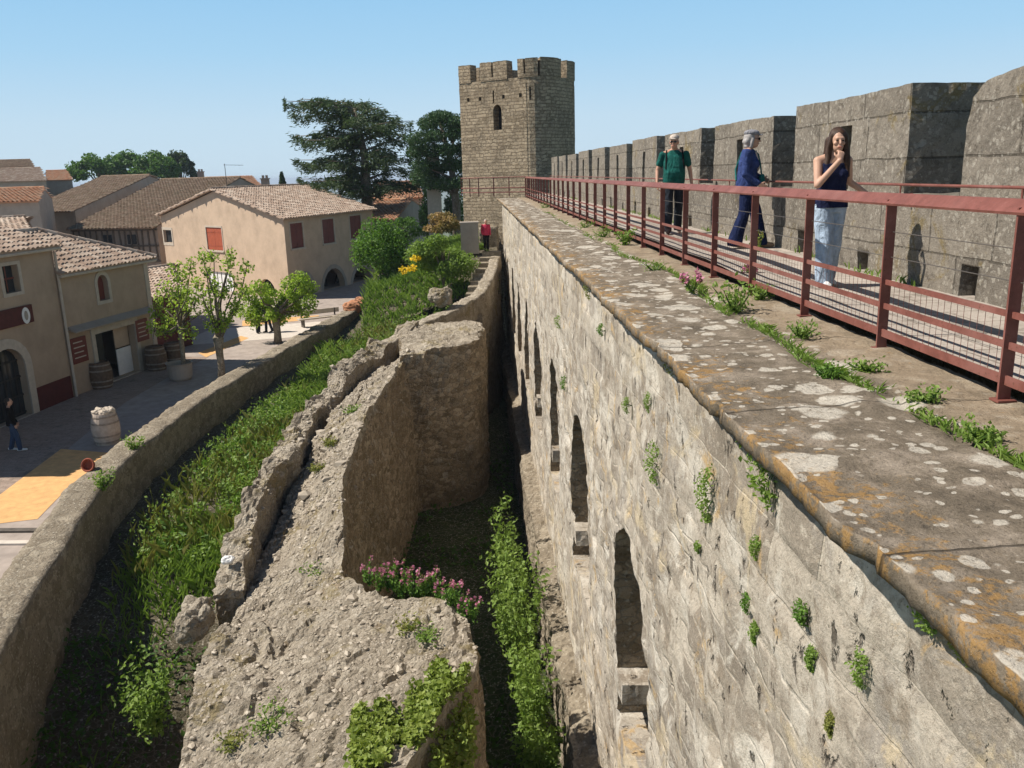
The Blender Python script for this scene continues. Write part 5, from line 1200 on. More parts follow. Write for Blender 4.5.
# --- pollarded plane trees
def pollard(base, tips, label, lean, seed, mat='plane', lf=.17, nl=130, tr=.35, trunk_h=1.9, tuft=.36, tw=.17):
    rg = np.random.default_rng(seed); root = empty('plane_tree', base, label, 'tree', None); B = np.array(base)
    top = np.array([lean[0], lean[1], trunk_h])
    b = M(); b.tube([(0, 0, -.1), top*.3 + [.03, 0, 0], top*.7, top, top + [0, 0, .15]], [tw*1.25, tw, tw*1.1, tw*1.6, tw*.9], 10); b.build('trunk', MAT['bark_pale'], root, smooth=True)
    pts = []; b = M()
    for tp in tips:
        pts.append(blob(int(nl*.35), (np.array(tp) - B)*.62 + top*.38, (tuft*.55,)*3, rg, .1)); t = np.array(tp) - B; m = top + (t - top)*.5 + rg.normal(0, .12, 3) - [0, 0, .12]
        b.tube([top*.92, top + (m - top)*.5 + rg.normal(0, .06, 3), m, t], [tw*.7, tw*.42, tw*.26, tw*.14], 7)
        for q in range(5): s = t + rg.normal(0, tuft*.5, 3) + [0, 0, tuft*.5]; b.tube([t, s], [.02, .006], 4)
        pts.append(blob(nl, t + [0, 0, tuft*.35], (tuft*rg.uniform(.7, 1.2), tuft*rg.uniform(.7, 1.2), tuft*rg.uniform(.8, 1.2)), rg, .15))
    b.build('branch', MAT['bark'], root, smooth=True)
    leaf_mesh('foliage', np.concatenate(pts), lf, MAT[mat], root, up=.9, aspect=.8, seed=seed); return root
t1 = [(214, 256), (231, 254), (207, 271), (236, 281), (222, 293), (228, 264), (246, 266), (216, 283), (203, 256), (243, 290), (226, 318), (212, 322), (236, 305), (202, 292)]
t2 = [(160, 300), (166, 287), (176, 270), (186, 290), (156, 312), (180, 312), (195, 302), (172, 322), (198, 283), (190, 266), (188, 332), (165, 330), (154, 328), (182, 278), (208, 305), (178, 295)]
pollard((-10.5, 34.3, TZ), [at_y(x, y + 4, 34.3 + rg.uniform(-.9, .9)) for x, y in t1], 'pollarded plane tree with thick dark forked trunk and leaf tufts, right of the slim one', (.05, 0), 1, trunk_h=1.7, tw=.135, tuft=.34, nl=85, lf=.12)
pollard((-12.1, 34.6, TZ + .3), [at_y(x, y + 4, 34.6 + rg.uniform(-.9, .9)) for x, y in t2], 'slim pollarded plane tree with pale spotted trunk growing from the planter', (.1, 0), 2, trunk_h=2.0, tw=.09, tuft=.38, nl=85, lf=.12)
t3 = [(248, 300), (258, 292), (262, 310), (246, 316), (270, 298), (273, 318), (290, 288), (300, 283), (308, 292), (296, 302), (310, 306), (284, 300), (302, 312), (288, 312), (280, 322), (254, 322)]
pollard((-9.86, 41.8, TZ), [at_y(x, y, 41.8 + rg.uniform(-1., 1.)) for x, y in t3], 'compact pollarded plane tree with dense round green crown before the arcade', (0, 0), 3, trunk_h=1.6, tw=.17, tuft=.5, nl=240, lf=.14)

# --- big trees
def limb_tree(name, base, trunk, limbs, mat, leaf, label, seed, per=60, droop=.5, thick=.45, spread=.8, flat=.25, aspect=.3, bark='bark'):
    rg = np.random.default_rng(seed); root = empty(name, base, label, 'tree'); B = np.array(base)
    b = M(); tk = [np.array(p) - B for p in trunk]; rr = np.linspace(thick, .1, len(tk)); b.tube(tk, rr, 10); b.build('trunk', MAT[bark], root, smooth=True)
    pts = []; dirs = []; b = M()
    zt = np.array([p[2] for p in tk])
    for tip in limbs:
        t = np.array(tip) - B; hz = np.clip(t[2] - .12*np.linalg.norm(t[:2]) - .3, zt[0] + 1, zt[-1] - .2)
        s = np.array([np.interp(hz, zt, [p[k] for p in tk]) for k in range(3)]); L = np.linalg.norm(t - s)
        m = (s + t)/2 + [0, 0, L*.07]; b.tube([s, m, t], [.06 + .012*L, .05, .02], 6)
        n = int(per*L); u = rg.uniform(.15, 1.05, n); q = np.stack([np.interp(u, [0, .5, 1.], [s[k], m[k], t[k]]) for k in range(3)], 1)
        side = np.cross((t - s)/L, [0, 0, 1]); side /= np.linalg.norm(side) + 1e-9
        wd = spread*(.35 + .9*np.sin(np.clip(u, 0, 1)*2.6)); lat = rg.normal(0, 1, n)*wd*.55
        dz = -np.abs(rg.normal(0, 1, n))*droop - .1*np.abs(lat) + rg.normal(0, flat*.4, n)
        # clump the sprays
        ph = np.floor(u*L*1.6)*1.7; dz += .22*np.sin(ph*3.1 + L); lat += .3*np.sin(ph*2.3)
        q = q + side*lat[:, None]; q[:, 2] += dz; pts.append(q)
        d = np.tile((t - s)/L, (n, 1))*.6 + side*np.sign(lat)[:, None]*.5; d[:, 2] -= droop*.9; dirs.append(d)
    b.build('branch', MAT[bark], root, smooth=True)
    leaf_mesh('foliage', np.concatenate(pts), leaf, MAT[mat], root, aspect=aspect, up=.5, dirs=np.concatenate(dirs), seed=seed); return root
YC = 74.; tb = at_y(367, 205, YC)
cl = [(284, 98), (293, 110), (300, 96), (310, 102), (293, 133), (303, 137), (312, 128), (296, 157), (306, 160), (320, 152), (300, 176), (312, 178), (326, 172), (340, 185), (335, 97), (350, 98), (366, 99), (384, 104), (398, 112), (410, 118), (404, 128), (414, 136), (408, 152), (418, 165), (425, 178), (410, 180), (396, 176), (384, 184), (345, 170), (330, 140), (325, 120), (345, 112), (372, 112), (390, 125), (395, 145), (385, 160), (350, 150), (340, 130)]
limbs = []
for k, (x, y) in enumerate(cl):
    limbs.append(at_y(x, y + 3, YC + rg.uniform(-2.5, 2.5)))
    if k % 3 == 1: limbs.append(at_y(367 + (x - 367)*.55, y + 4, YC + rg.choice([-1, 1])*rg.uniform(2.5, 4.5)))
limb_tree('cedar_tree', (tb[0], YC, -6), [(tb[0], YC, -6), (tb[0], YC, 0), (tb[0] + .1, YC, 3), (tb[0] - .3, YC, 5.6), (tb[0] - .5, YC, 6.9)], limbs, 'cedar', .42, 'huge dark spreading cedar with flat layered boughs against the sky', 5, per=135, droop=.36, thick=.55, spread=.85, aspect=.2, flat=.2)
YP = 68.; tb = at_y(455, 205, YP)
pl = [(440, 117), (428, 124), (450, 122), (420, 138), (436, 136), (456, 134), (462, 128), (417, 152), (430, 150), (446, 150), (463, 150), (422, 166), (436, 170), (450, 164), (466, 166), (430, 182), (444, 184), (464, 182), (420, 178)]
root = empty('pine_tree', (tb[0], YP, -6), 'green pine with rounded needle pads standing between the cedar and the tower', 'tree')
B = np.array([tb[0], YP, -6]); b = M(); b.tube([(0, 0, 0), (0.1, 0, 5), (-.2, 0, 8.6), (-.9, 0, 11.3)], [.38, .32, .22, .08], 10); b.build('trunk', MAT['bark'], root, smooth=True)
pts = []; b = M()
for k, (x, y) in enumerate(pl):
    for q in range(2):
        c = at_y(x, y, YP + rg.uniform(-1.8, 1.8)) - B; b.tube([(-.1, 0, c[2] - 1.0), (c[0]*.5, c[1]*.5, c[2] - .5), c], [.09, .06, .03], 5); pts.append(blob(620, c, (rg.uniform(.8, 1.25), 1.0, rg.uniform(.45, .7)), rg, .2))
b.build('branch', MAT['bark'], root); leaf_mesh('foliage', np.concatenate(pts), .24, MAT['pine_leaf'], root, aspect=.35, up=.6, seed=8)
# far trees on the skyline
def far_tree(px, y0, y1, wpx, Y, mat, label, seed, n=5200, lf=.5):
    c0 = at_y(px, y1, Y); c1 = at_y(px, y0, Y); rx_ = wpx*Y/850/2; h = c1[2] - c0[2]
    root = empty('broadleaf_tree' if mat != 'cedar' else 'conifer_tree', (c0[0], Y, -9), label, 'tree'); B = np.array([c0[0], Y, -9]); rg = np.random.default_rng(seed); pts = []
    for k in range(26):
        d = rg.normal(0, 1, 3); d /= np.linalg.norm(d); d[2] = abs(d[2])*1.0 - .25; pts.append(blob(n//26, np.array([d[0]*rx_*.8, d[1]*rx_*.8, (c0[2] + h*.36) + 9 + d[2]*h*.55]), np.array([rx_*.34, rx_*.34, h*.24])*rg.uniform(.5, 1.2), rg, .3))
    leaf_mesh('foliage', np.concatenate(pts), lf, MAT[mat], root, up=.6, aspect=.75, seed=seed)
    b = M(); b.tube([(0, 0, 0), (0, 0, c0[2] + 9 + h*.4)], [.5, .25], 8)
    for k in range(5): a = k*1.3; b.tube([(0, 0, c0[2] + 9 - 1), (math.cos(a)*rx_*.5, math.sin(a)*rx_*.5, c0[2] + 9 + h*.5)], [.2, .06], 6)
    b.build('trunk', MAT['bark'], root); return root
far_tree(100, 152, 182, 52, 160, 'broad', 'leafy round tree at the left end of the skyline clump', 1)
far_tree(130, 149, 184, 56, 166, 'broad', 'tallest bright leafy tree in the middle of the skyline clump', 2)
far_tree(156, 148, 184, 50, 163, 'broad', 'leafy tree right of centre in the skyline clump', 3)
far_tree(182, 150, 184, 30, 168, 'cedar', 'dark bluish conifer at the right end of the skyline clump', 4)
p = at_y(281.5, 173, 100); rg2 = np.random.default_rng(4); q = []; 
root = empty('cypress_tree', (p[0], 100, -9), 'tiny dark pointed cypress on the skyline above the ochre house roof', 'tree')
t = rg2.uniform(0, 1, 1500); a = rg2.uniform(0, 6.28, 1500); rr = (1 - t)*.75 + .05; q = np.stack([np.cos(a)*rr, np.sin(a)*rr, p[2] + 9 - 3.2 + t*3.3], 1)
leaf_mesh('foliage', q, .3, MAT['cedar'], root, up=.2, seed=4); b = M(); b.tube([(0, 0, 0), (0, 0, p[2] + 8)], [.3, .1], 6); b.build('trunk', MAT['bark'], root)
# ------------------------------------------------------------------ people
def m_cloth(name, c, var=.12):
    t = NT(name, .9, .1); n = t.noise(14, 4); t.bump(t.noise(7, 5, .6, vec=t.vmul(t.P, (1.6, 1.6, .8)), dist=1.), .9, .06)
    return t.done(t.ramp(n, [(.3, tuple(q*(1-var) for q in c)), (.7, tuple(min(1, q*(1+var)) for q in c))]))
SKIN = m_plain('skin', (.50, .30, .21), .5, .06, 9, .1); SKIN2 = m_plain('ruddy_skin', (.48, .27, .19), .5, .08, 9, .1)
CL = dict(navy=m_cloth('navy_cloth', (.014, .018, .05)), denim=m_cloth('pale_denim', (.34, .42, .52), .2), blue=m_cloth('blue_knit', (.035, .055, .16), .3), navyt=m_cloth('dark_blue_cloth', (.013, .02, .06), .25),
  green=m_cloth('green_jersey', (.014, .095, .08), .3), dk=m_cloth('dark_jeans', (.022, .026, .034)), black=m_cloth('black_cloth', (.012, .012, .013)), jeans=m_cloth('blue_denim', (.05, .075, .13)), teal=m_cloth('teal_bag', (.02, .13, .12)),
  pinkt=m_cloth('pink_cloth', (.55, .05, .11)), pale=m_cloth('pale_cap', (.55, .47, .4)), grey=m_cloth('grey_cap', (.24, .24, .26)), white=m_cloth('white_shoe', (.7, .69, .67)), tan=m_cloth('tan_shoe', (.32, .22, .14)))
HAIR = dict(brown=m_plain('brown_hair', (.045, .022, .012), .5, .4, 40, .4), grey=m_plain('grey_hair', (.33, .31, .3), .6, .2, 40, .4), dark=m_plain('dark_hair', (.02, .014, .01), .5, .3, 40, .3))
LENS = m_plain('dark_lens', (.012, .012, .014), .15, .1, 3, 0, spec=.6); LIP = m_plain('lip', (.38, .12, .1), .5, .05, 5, 0); EYE = m_plain('eye', (.03, .02, .015), .3, .1, 5, 0)
def V3(*a): return np.array(a, float)
def remeshed(name, prims, voxel, mat, parent, sm=4, cuts=(), noise_=0.):
    b = M()
    for p in prims:
        if p[0] == 'c':
            _, p0, p1, r0, r1 = p[:5]; fl = p[5] if len(p) > 5 else None; p0, p1 = V3(*p0), V3(*p1); ax = p1 - p0; L = np.linalg.norm(ax) + 1e-6; ax /= L
            pts = []; rr = []
            for t in np.linspace(-math.pi/2, 0, 5)[:-1]: pts.append(p0 + ax*r0*math.sin(t)); rr.append(max(1e-4, r0*math.cos(t)))
            for t in np.linspace(0, 1, 4): pts.append(p0 + ax*L*t); rr.append(r0 + (r1 - r0)*t)
            for t in np.linspace(0, math.pi/2, 5)[1:]: pts.append(p1 + ax*r1*math.sin(t)); rr.append(max(1e-4, r1*math.cos(t)))
            n0 = len(b.v); b.tube(pts, rr, 14)
            if fl is not None: # squash across a direction
                d, k = V3(*fl[0]), fl[1]; d = d/np.linalg.norm(d)
                for i in range(n0, len(b.v)):
                    q = V3(*b.v[i]); t = np.clip((q - p0) @ ax, 0, L); c = p0 + ax*t; o_ = q - c; b.v[i] = tuple(q - d*(o_ @ d)*(1 - k))
        elif p[0] == 'e':
            c, r = V3(*p[1]), V3(*p[2]); n = 16; R3 = p[3] if len(p) > 3 else None
            prof = [(math.cos(t), math.sin(t)) for t in np.linspace(-math.pi/2, math.pi/2, 12)]; n0 = len(b.v)
            b.lathe([(max(1e-4, a), z) for a, z in prof], n=n)
            for i in range(n0, len(b.v)):
                q = V3(*b.v[i])*r; q = (np.array(R3) @ q) if R3 is not None else q; b.v[i] = tuple(c + q)
        elif p[0] == 'l':
            rings = p[1]; n = 20
            vs = [(x + rx*math.copysign(abs(math.cos(a))**.85, math.cos(a)), y + ry_*math.copysign(abs(math.sin(a))**.85, math.sin(a)), z) for x, y, z, rx, ry_ in rings for a in [2*math.pi*j/n for j in range(n)]]
            k = len(rings); fs = [(i*n+j, i*n+(j+1) % n, (i+1)*n+(j+1) % n, (i+1)*n+j) for i in range(k-1) for j in range(n)] + [tuple(range(n))[::-1], tuple(range((k-1)*n, k*n))]
            b.add(vs, fs)
    o = b.build(name, mat); fix_normals(o)
    md = o.modifiers.new('r', 'REMESH'); md.mode = 'VOXEL'; md.voxel_size = voxel; md.use_smooth_shade = True
    if sm: ms_ = o.modifiers.new('s', 'SMOOTH'); ms_.factor = .5; ms_.iterations = sm
    dg = bpy.context.evaluated_depsgraph_get(); dg.update(); me = bpy.data.meshes.new_from_object(o.evaluated_get(dg)); old = o.data; o.modifiers.clear(); o.data = me; bpy.data.meshes.remove(old)
    if noise_:
        v = np.array([q.co[:] for q in me.vertices]); d = np.stack([fbm(v*np.array([9, 9, 5.]) + 3*a, a, 2) for a in range(3)], 1)*noise_
        for q, e in zip(me.vertices, d): q.co += Vector(e)
    if cuts:
        bm = bmesh.new(); bm.from_mesh(me)
        for co, no in cuts: bmesh.ops.bisect_plane(bm, geom=bm.verts[:] + bm.edges[:] + bm.faces[:], plane_co=co, plane_no=no, clear_outer=True)
        bm.to_mesh(me); bm.free()
    if not me.materials: me.materials.append(mat)
    o.parent = parent; return o
def hand(w, d, pn, side, curl=.5, s=1.):
    """palm, four unequal bent fingers and a thumb leaving the side of the palm"""
    w = V3(*w); d = V3(*d)/np.linalg.norm(d); pn = V3(*pn); pn -= d*(pn @ d); pn /= np.linalg.norm(pn); sd = np.cross(d, pn)*side
    pr = [('c', w, w + d*.045*s, .024*s, .03*s, (pn, .5)), ('c', w + d*.03*s - sd*.018*s, w + d*.085*s - sd*.022*s, .016*s, .014*s), ('c', w + d*.03*s + sd*.018*s, w + d*.085*s + sd*.022*s, .016*s, .014*s), ('c', w + d*.03*s, w + d*.088*s, .018*s, .015*s)]
    for k, (o_, L) in enumerate(((.031, .068), (.0105, .078), (-.0105, .073), (-.031, .056))):
        a = w + d*.085*s + sd*o_*s; c1 = curl*.7; m = a + (d*math.cos(c1) + pn*math.sin(c1))*L*.5*s; c2 = curl*1.7; t = m + (d*math.cos(c2) + pn*math.sin(c2))*L*.5*s
        pr += [('c', a, m, .0095*s, .0088*s), ('c', m, t, .0088*s, .007*s)]
    a = w + d*.025*s + sd*.028*s; m = a + (d*.6 + sd*.7 + pn*.25)*.042*s; t = m + (d*.9 + sd*.1 + pn*.4)*.032*s
    return pr + [('c', a, m, .013*s, .011*s), ('c', m, t, .011*s, .008*s)]
def rotz(a): c, s = math.cos(a), math.sin(a); return np.array([[c, -s, 0], [s, c, 0], [0, 0, 1.]])
def rotx(a): c, s = math.cos(a), math.sin(a); return np.array([[1, 0, 0], [0, c, -s], [0, s, c]])
def person(loc, yaw, label, J, cloth, group=None, skin=None, build=1., vox=.009, scale=1.):
    """J: joints in metres, facing -Y. cloth: function adding garments"""
    root = empty('person', loc, label, 'person', group, rz=yaw); root.scale = (scale,)*3; skin = skin or SKIN
    g = {k: V3(*v) for k, v in J.items() if k not in ('hy', 'hp', 'palmL', 'palmR')}; hy, hp = J.get('hy', 0), J.get('hp', 0); Rm = rotz(hy) @ rotx(hp); hc = g['head']
    H = lambda x, y, z: hc + Rm @ V3(x, y, z)
    pr = [('e', hc + Rm @ V3(0, .012, .02), (.074, .092, .098), Rm), ('e', H(0, -.018, -.055), (.055, .068, .062), Rm), ('e', H(0, -.05, -.088), (.028, .026, .022), Rm),
      ('c', H(0, -.082, .018), H(0, -.103, -.022), .010, .015), ('c', H(-.03, -.074, .03), H(.03, -.074, .03), .014, .014), ('c', H(-.018, -.083, -.055), H(.018, -.083, -.055), .009, .009),
      ('e', H(-.076, .01, -.005), (.012, .022, .032), Rm), ('e', H(.076, .01, -.005), (.012, .022, .032), Rm), ('e', H(-.04, -.06, -.02), (.022, .02, .02), Rm), ('e', H(.04, -.06, -.02), (.022, .02, .02), Rm),
      ('c', g['neck'], hc + Rm @ V3(0, .02, -.06), .056*build**.5, .052)]
    ch, pv = g['chest'], g['pelvis']; B = build
    pr += [('l', [(pv[0], pv[1], pv[2]-.1, .12*B, .09*B), (pv[0], pv[1], pv[2]+.02, .155*B, .105*B), ((pv[0]+ch[0])/2, (pv[1]+ch[1])/2, (pv[2]+ch[2])/2, .128*B, .095*B), (ch[0], ch[1], ch[2], .15*B, .105*B), (ch[0], ch[1], ch[2]+.12, .14*B**.5, .085), (g['neck'][0], g['neck'][1], g['neck'][2], .06, .055)]), ('c', g['sR'], g['sL'], .052, .052), ('c', g['neck'], g['sR'], .045, .05), ('c', g['neck'], g['sL'], .045, .05)]
    for s in 'RL':
        pr += [('c', g['s'+s], g['e'+s], .05*B**.5, .038), ('c', g['e'+s], g['w'+s], .038, .027)]
        hd = J['palm'+s]; pr += hand(g['w'+s], hd[0], hd[1], (1 if s == 'R' else -1)*hd[2], hd[3])
        pr += [('c', g['h'+s], g['k'+s], .082*B**.5, .056), ('c', g['k'+s] , g['k'+s]*.55 + g['a'+s]*.45, .054, .05), ('c', g['k'+s]*.55 + g['a'+s]*.45, g['a'+s], .05, .035)]
        f = V3(*J.get('f'+s, (0, -1, 0))); f = f/np.linalg.norm(f); ft = g['a'+s]; pr += [('c', ft + V3(0, 0, -.03) - f*.03, ft + f*.15 + V3(0, 0, -.06), .035, .024)]
    remeshed('body', pr, vox, skin, root, 3)
    b = M(); 
    for sx in (-1, 1):
        e = M(); e.lathe([(1e-4, -.010), (.008, -.006), (.011, 0), (.008, .006), (1e-4, .010)], n=10); e.v = [tuple(H(sx*.031, -.078, .006) + Rm @ (V3(*q)*[1.2, .6, .8])) for q in e.v]; e.build('eye', EYE, root)
    e = M(); e.lathe([(1e-4, -.008), (.016, -.004), (.02, 0), (.016, .004), (1e-4, .008)], n=12); e.v = [tuple(H(0, -.086, -.056) + Rm @ (V3(*q)*[1.1, .5, 1])) for q in e.v]; e.build('mouth', LIP, root)
    cloth(root, g, H, Rm)
    return root
def shades(root, H, Rm):
    pr = [('e', H(-.034, -.086, .008), (.027, .014, .02), Rm), ('e', H(.034, -.086, .008), (.027, .014, .02), Rm), ('c', H(-.02, -.092, .012), H(.02, -.092, .012), .005, .005), ('c', H(-.062, -.075, .012), H(-.08, .01, .012), .005, .004), ('c', H(.062, -.075, .012), H(.08, .01, .012), .005, .004)]
    remeshed('sunglasses', pr, .005, LENS, root, 1)
def trousers(root, g, mat, rh, rk, ra, top, za, name='trousers', B=1., waist=.1):
    pv = g['pelvis']; pr = [('l', [(pv[0], pv[1], pv[2]-.12, .15*B, .115*B), (pv[0], pv[1], pv[2]+.02, .168*B, .122*B), (pv[0], pv[1], pv[2]+waist+.05, .15*B, .115*B)])]
    for s in 'RL':
        h, k, a = g['h'+s], g['k'+s], g['a'+s]; pr += [('c', h, k, rh, rk), ('c', k, a + V3(0, 0, -.02), rk, ra)]
    z_ = min(g['aR'][2], g['aL'][2])
    remeshed(name, pr, .011, mat, root, 3, [((0, 0, top), (0, 0, 1)), ((0, 0, za), (0, 0, -1))], .010)
def shoes(root, g, J, mat):
    for s in 'RL':
        f = V3(*J.get('f'+s, (0, -1, 0))); f = f/np.linalg.norm(f); a = g['a'+s]; zf = a[2] - .075
        remeshed('shoe', [('c', V3(a[0], a[1], zf + .045) - f*.045, V3(a[0], a[1], zf + .04) + f*.06, .045, .044), ('c', V3(a[0], a[1], zf + .04) + f*.06, V3(a[0], a[1], zf + .032) + f*.165, .042, .034), ('c', V3(a[0], a[1], zf + .02) - f*.05, V3(a[0], a[1], zf + .02) + f*.17, .035, .034, ((0, 0, 1), .5))], .009, mat, root, 2, [((0, 0, zf), (0, 0, -1))])

# young woman
JW = dict(head=(.015, -.05, 1.545), neck=(0, -.01, 1.40), chest=(0, 0, 1.22), pelvis=(0, .01, .93), sR=(-.165, 0, 1.345), sL=(.165, .01, 1.345), eR=(-.205, -.11, 1.10), wR=(-.035, -.225, 1.345), eL=(.235, .09, 1.12), wL=(.40, .03, 1.0),
  hR=(-.085, 0, .88), hL=(.085, .01, .88), palmR=((.3, .35, .9), (0, 1, -.2), 1, .9), palmL=((.8, -.2, -.35), (-.3, 0, -1), 1, .5), kR=(-.075, -.07, .49), kL=(.075, .03, .49), aR=(-.05, -.075, .085), aL=(.07, .16, .11), fR=(-.15, -1, 0), fL=(.1, -1, -.15), hy=-.15, hp=.06)

def c_woman(root, g, H, Rm):
    ch = g['chest']
    remeshed('camisole', [('l', [(0, .01, .84, .186, .14), (0, .01, .95, .178, .132), (0, 0, 1.08, .146, .108), (0, -.005, 1.2, .166, .122), (0, 0, 1.32, .158, .1)]), ('e', (-.07, -.085, 1.2), (.07, .06, .065)), ('e', (.07, -.085, 1.2), (.07, .06, .065)), ('c', (-.1, -.08, 1.27), (-.115, 0, 1.405), .014, .012), ('c', (.1, -.08, 1.27), (.115, .005, 1.405), .014, .012), ('c', (-.115, 0, 1.405), (-.1, .09, 1.28), .012, .014), ('c', (.115, 0, 1.405), (.1, .09, 1.28), .012, .014)], .009, CL['navy'], root, 2, [((0, 0, .86), (0, 0, -1))], .006)
    trousers(root, g, CL['denim'], .098, .09, .098, .985, .035, 'jeans')
    shoes(root, g, JW, CL['white'])
    pr = [('e', H(0, .02, .05), (.088, .1, .092), Rm)]
    for sx in (-1, 1):
        pr += [('c', H(sx*.066, -.012, .06), H(sx*.086, -.01, -.07), .024, .028), ('c', H(sx*.086, -.008, -.07), H(sx*.105, -.03, -.235), .03, .036), ('c', H(sx*.105, -.03, -.235), H(sx*.125, -.055, -.36), .036, .018), ('c', H(sx*.05, .085, 0), H(sx*.075, .1, -.25), .05, .05)]
    pr += [('c', H(0, .1, -.02), H(0, .11, -.28), .06, .05)]
    rh = np.random.default_rng(2)
    for k in range(16): sx = -1 if k % 2 else 1; a0 = rh.uniform(.055, .09); pr.append(('c', H(sx*a0, rh.uniform(-.03, .06), rh.uniform(-.05, .04)), H(sx*(a0 + rh.uniform(.01, .075)), rh.uniform(-.06, .09), rh.uniform(-.38, -.2)), .014, .009))
    remeshed('hair', pr, .008, HAIR['brown'], root, 1, (), .013)
person((3.66, 8.72, .1), .04, 'young woman with long brown hair, navy camisole and pale jeans, hand at her mouth', JW, c_woman, vox=.0075, scale=.95)
# older woman in blue
JB = dict(head=(.0, -.05, 1.50), neck=(0, 0, 1.37), chest=(0, .0, 1.18), pelvis=(0, .01, .9), sR=(-.185, 0, 1.31), sL=(.185, 0, 1.31), eR=(-.235, .02, 1.04), wR=(-.20, -.17, .90), eL=(.235, .02, 1.04), wL=(.16, -.2, .96),
  hR=(-.09, 0, .86), hL=(.09, 0, .86), kR=(-.09, .03, .47), kL=(.085, -.13, .47), aR=(-.09, .14, .10), aL=(.08, -.20, .085), fR=(0, -1, -.2), fL=(0, -1, 0), hy=.25, hp=.03, palmR=((.2, -.75, -.5), (1, 0, 0), 1, .7), palmL=((-.5, -.7, -.3), (-1, .3, 0), 1, .7))
def c_blue(root, g, H, Rm):
    pr = [('l', [(0, .01, .76, .205, .15), (0, .01, .9, .20, .148), (0, 0, 1.08, .175, .135), (0, -.005, 1.2, .182, .14), (0, 0, 1.31, .168, .1), (0, .005, 1.37, .085, .075)]), ('e', (-.08, -.1, 1.17), (.08, .06, .07)), ('e', (.08, -.1, 1.17), (.08, .06, .07)), ('c', g['sR'], g['sL'], .066, .066)]
    for s in 'RL': pr += [('c', g['s'+s], g['e'+s], .07, .055), ('c', g['e'+s], g['w'+s]*.93 + g['e'+s]*.07, .055, .043)]
    remeshed('cardigan', pr, .010, CL['blue'], root, 2, [((0, 0, .79), (0, 0, -1))], .009)
    remeshed('shirt_front', [('c', (0, -.10, 1.32), (0, -.135, 1.12), .035, .05, ((0, 1, 0), .5))], .009, CL['pale'], root, 1)
    trousers(root, g, CL['navyt'], .09, .082, .105, .95, .045, B=1.02)
    shoes(root, g, JB, CL['tan']); shades(root, H, Rm)
    remeshed('hair', [('e', H(0, .03, .025), (.088, .094, .09), Rm), ('c', H(-.07, .01, .0), H(-.065, .03, -.09), .03, .028), ('c', H(.07, .01, .0), H(.065, .03, -.09), .03, .028), ('c', H(-.04, .085, -.03), H(.04, .085, -.03), .045, .045), ('c', H(-.04, .08, -.09), H(.04, .08, -.09), .03, .03)], .009, HAIR['grey'], root, 1, (), .01)
    remeshed('cap', [('e', H(0, .02, .085), (.094, .11, .05), Rm), ('c', H(-.04, -.105, .062), H(.04, -.105, .062), .03, .03, (Rm @ V3(0, .3, 1), .3))], .008, CL['grey'], root, 1)
    bag = remeshed('shoulder_bag', [('l', [(.02, -.20, .82, .10, .035), (.02, -.20, .86, .12, .045), (.02, -.19, 1.0, .115, .04), (.02, -.19, 1.03, .10, .025)])], .009, CL['teal'], root, 2)
    b = M(); b.tube([(-.06, -.19, 1.02), (-.02, -.165, 1.17), (.06, -.13, 1.3), (.10, -.02, 1.395), (.09, .1, 1.33), (.0, .17, 1.1), (-.1, .15, .95)], .011, 6); b.build('strap', CL['teal'], root)
person((4.08, 12.75, .15), 1.2, 'grey-haired woman in blue cardigan and navy trousers with cap, sunglasses and teal bag', JB, c_blue, scale=1.05)
# man in green
JM = dict(head=(-.01, -.06, 1.60), neck=(0, 0, 1.46), chest=(0, 0, 1.27), pelvis=(0, .01, .97), sR=(-.205, 0, 1.39), sL=(.205, 0, 1.39), eR=(-.285, .03, 1.12), wR=(-.30, -.07, .89), eL=(.29, .05, 1.12), wL=(.32, .0, .88),
  hR=(-.095, 0, .92), hL=(.095, 0, .92), kR=(-.1, -.12, .51), kL=(.1, .03, .5), aR=(-.1, -.12, .085), aL=(.11, .2, .12), fR=(-.1, -1, 0), fL=(.15, -1, -.25), hy=-.35, hp=.05, palmR=((.1, -.2, -1), (1, 0, 0), 1, .6), palmL=((-.05, -.1, -1), (-1, 0, 0), 1, .6))
def c_man(root, g, H, Rm):
    pr = [('l', [(0, .0, .86, .19, .155), (0, -.01, .98, .195, .175), (0, -.03, 1.08, .19, .185), (0, -.015, 1.25, .195, .15), (0, 0, 1.38, .18, .105), (0, 0, 1.465, .08, .072)]), ('c', g['sR'], g['sL'], .060, .060), ('e', (0, -.08, 1.06), (.15, .11, .13))]
    for s in 'RL': pr += [('c', g['s'+s], g['s'+s]*.42 + g['e'+s]*.58, .062, .064)]
    remeshed('t_shirt', pr, .010, CL['green'], root, 2, [((0, 0, .88), (0, 0, -1))], .009)
    trousers(root, g, CL['dk'], .10, .08, .075, 1.0, .05, B=1.1); shoes(root, g, JM, CL['black']); shades(root, H, Rm)
    remeshed('hair', [('e', H(0, .04, .0), (.08, .075, .06), Rm)], .008, HAIR['grey'], root, 1)
    remeshed('cap', [('e', H(0, .012, .075), (.086, .102, .06), Rm), ('c', H(-.035, -.105, .05), H(.035, -.105, .05), .035, .035, (Rm @ V3(0, .3, 1), .25))], .008, CL['pale'], root, 1)
    for sx in (-1, 1): b = M(); b.tube([(sx*.155, -.135, 1.14), (sx*.15, -.115, 1.3), (sx*.135, -.02, 1.455), (sx*.12, .1, 1.4), (sx*.12, .16, 1.2)], .016, 6); b.build('backpack_strap', CL['black'], root)
    remeshed('backpack', [('l', [(0, .2, 1.0, .13, .06), (0, .23, 1.1, .15, .09), (0, .22, 1.35, .14, .08), (0, .18, 1.42, .1, .04)])], .012, CL['black'], root, 2)
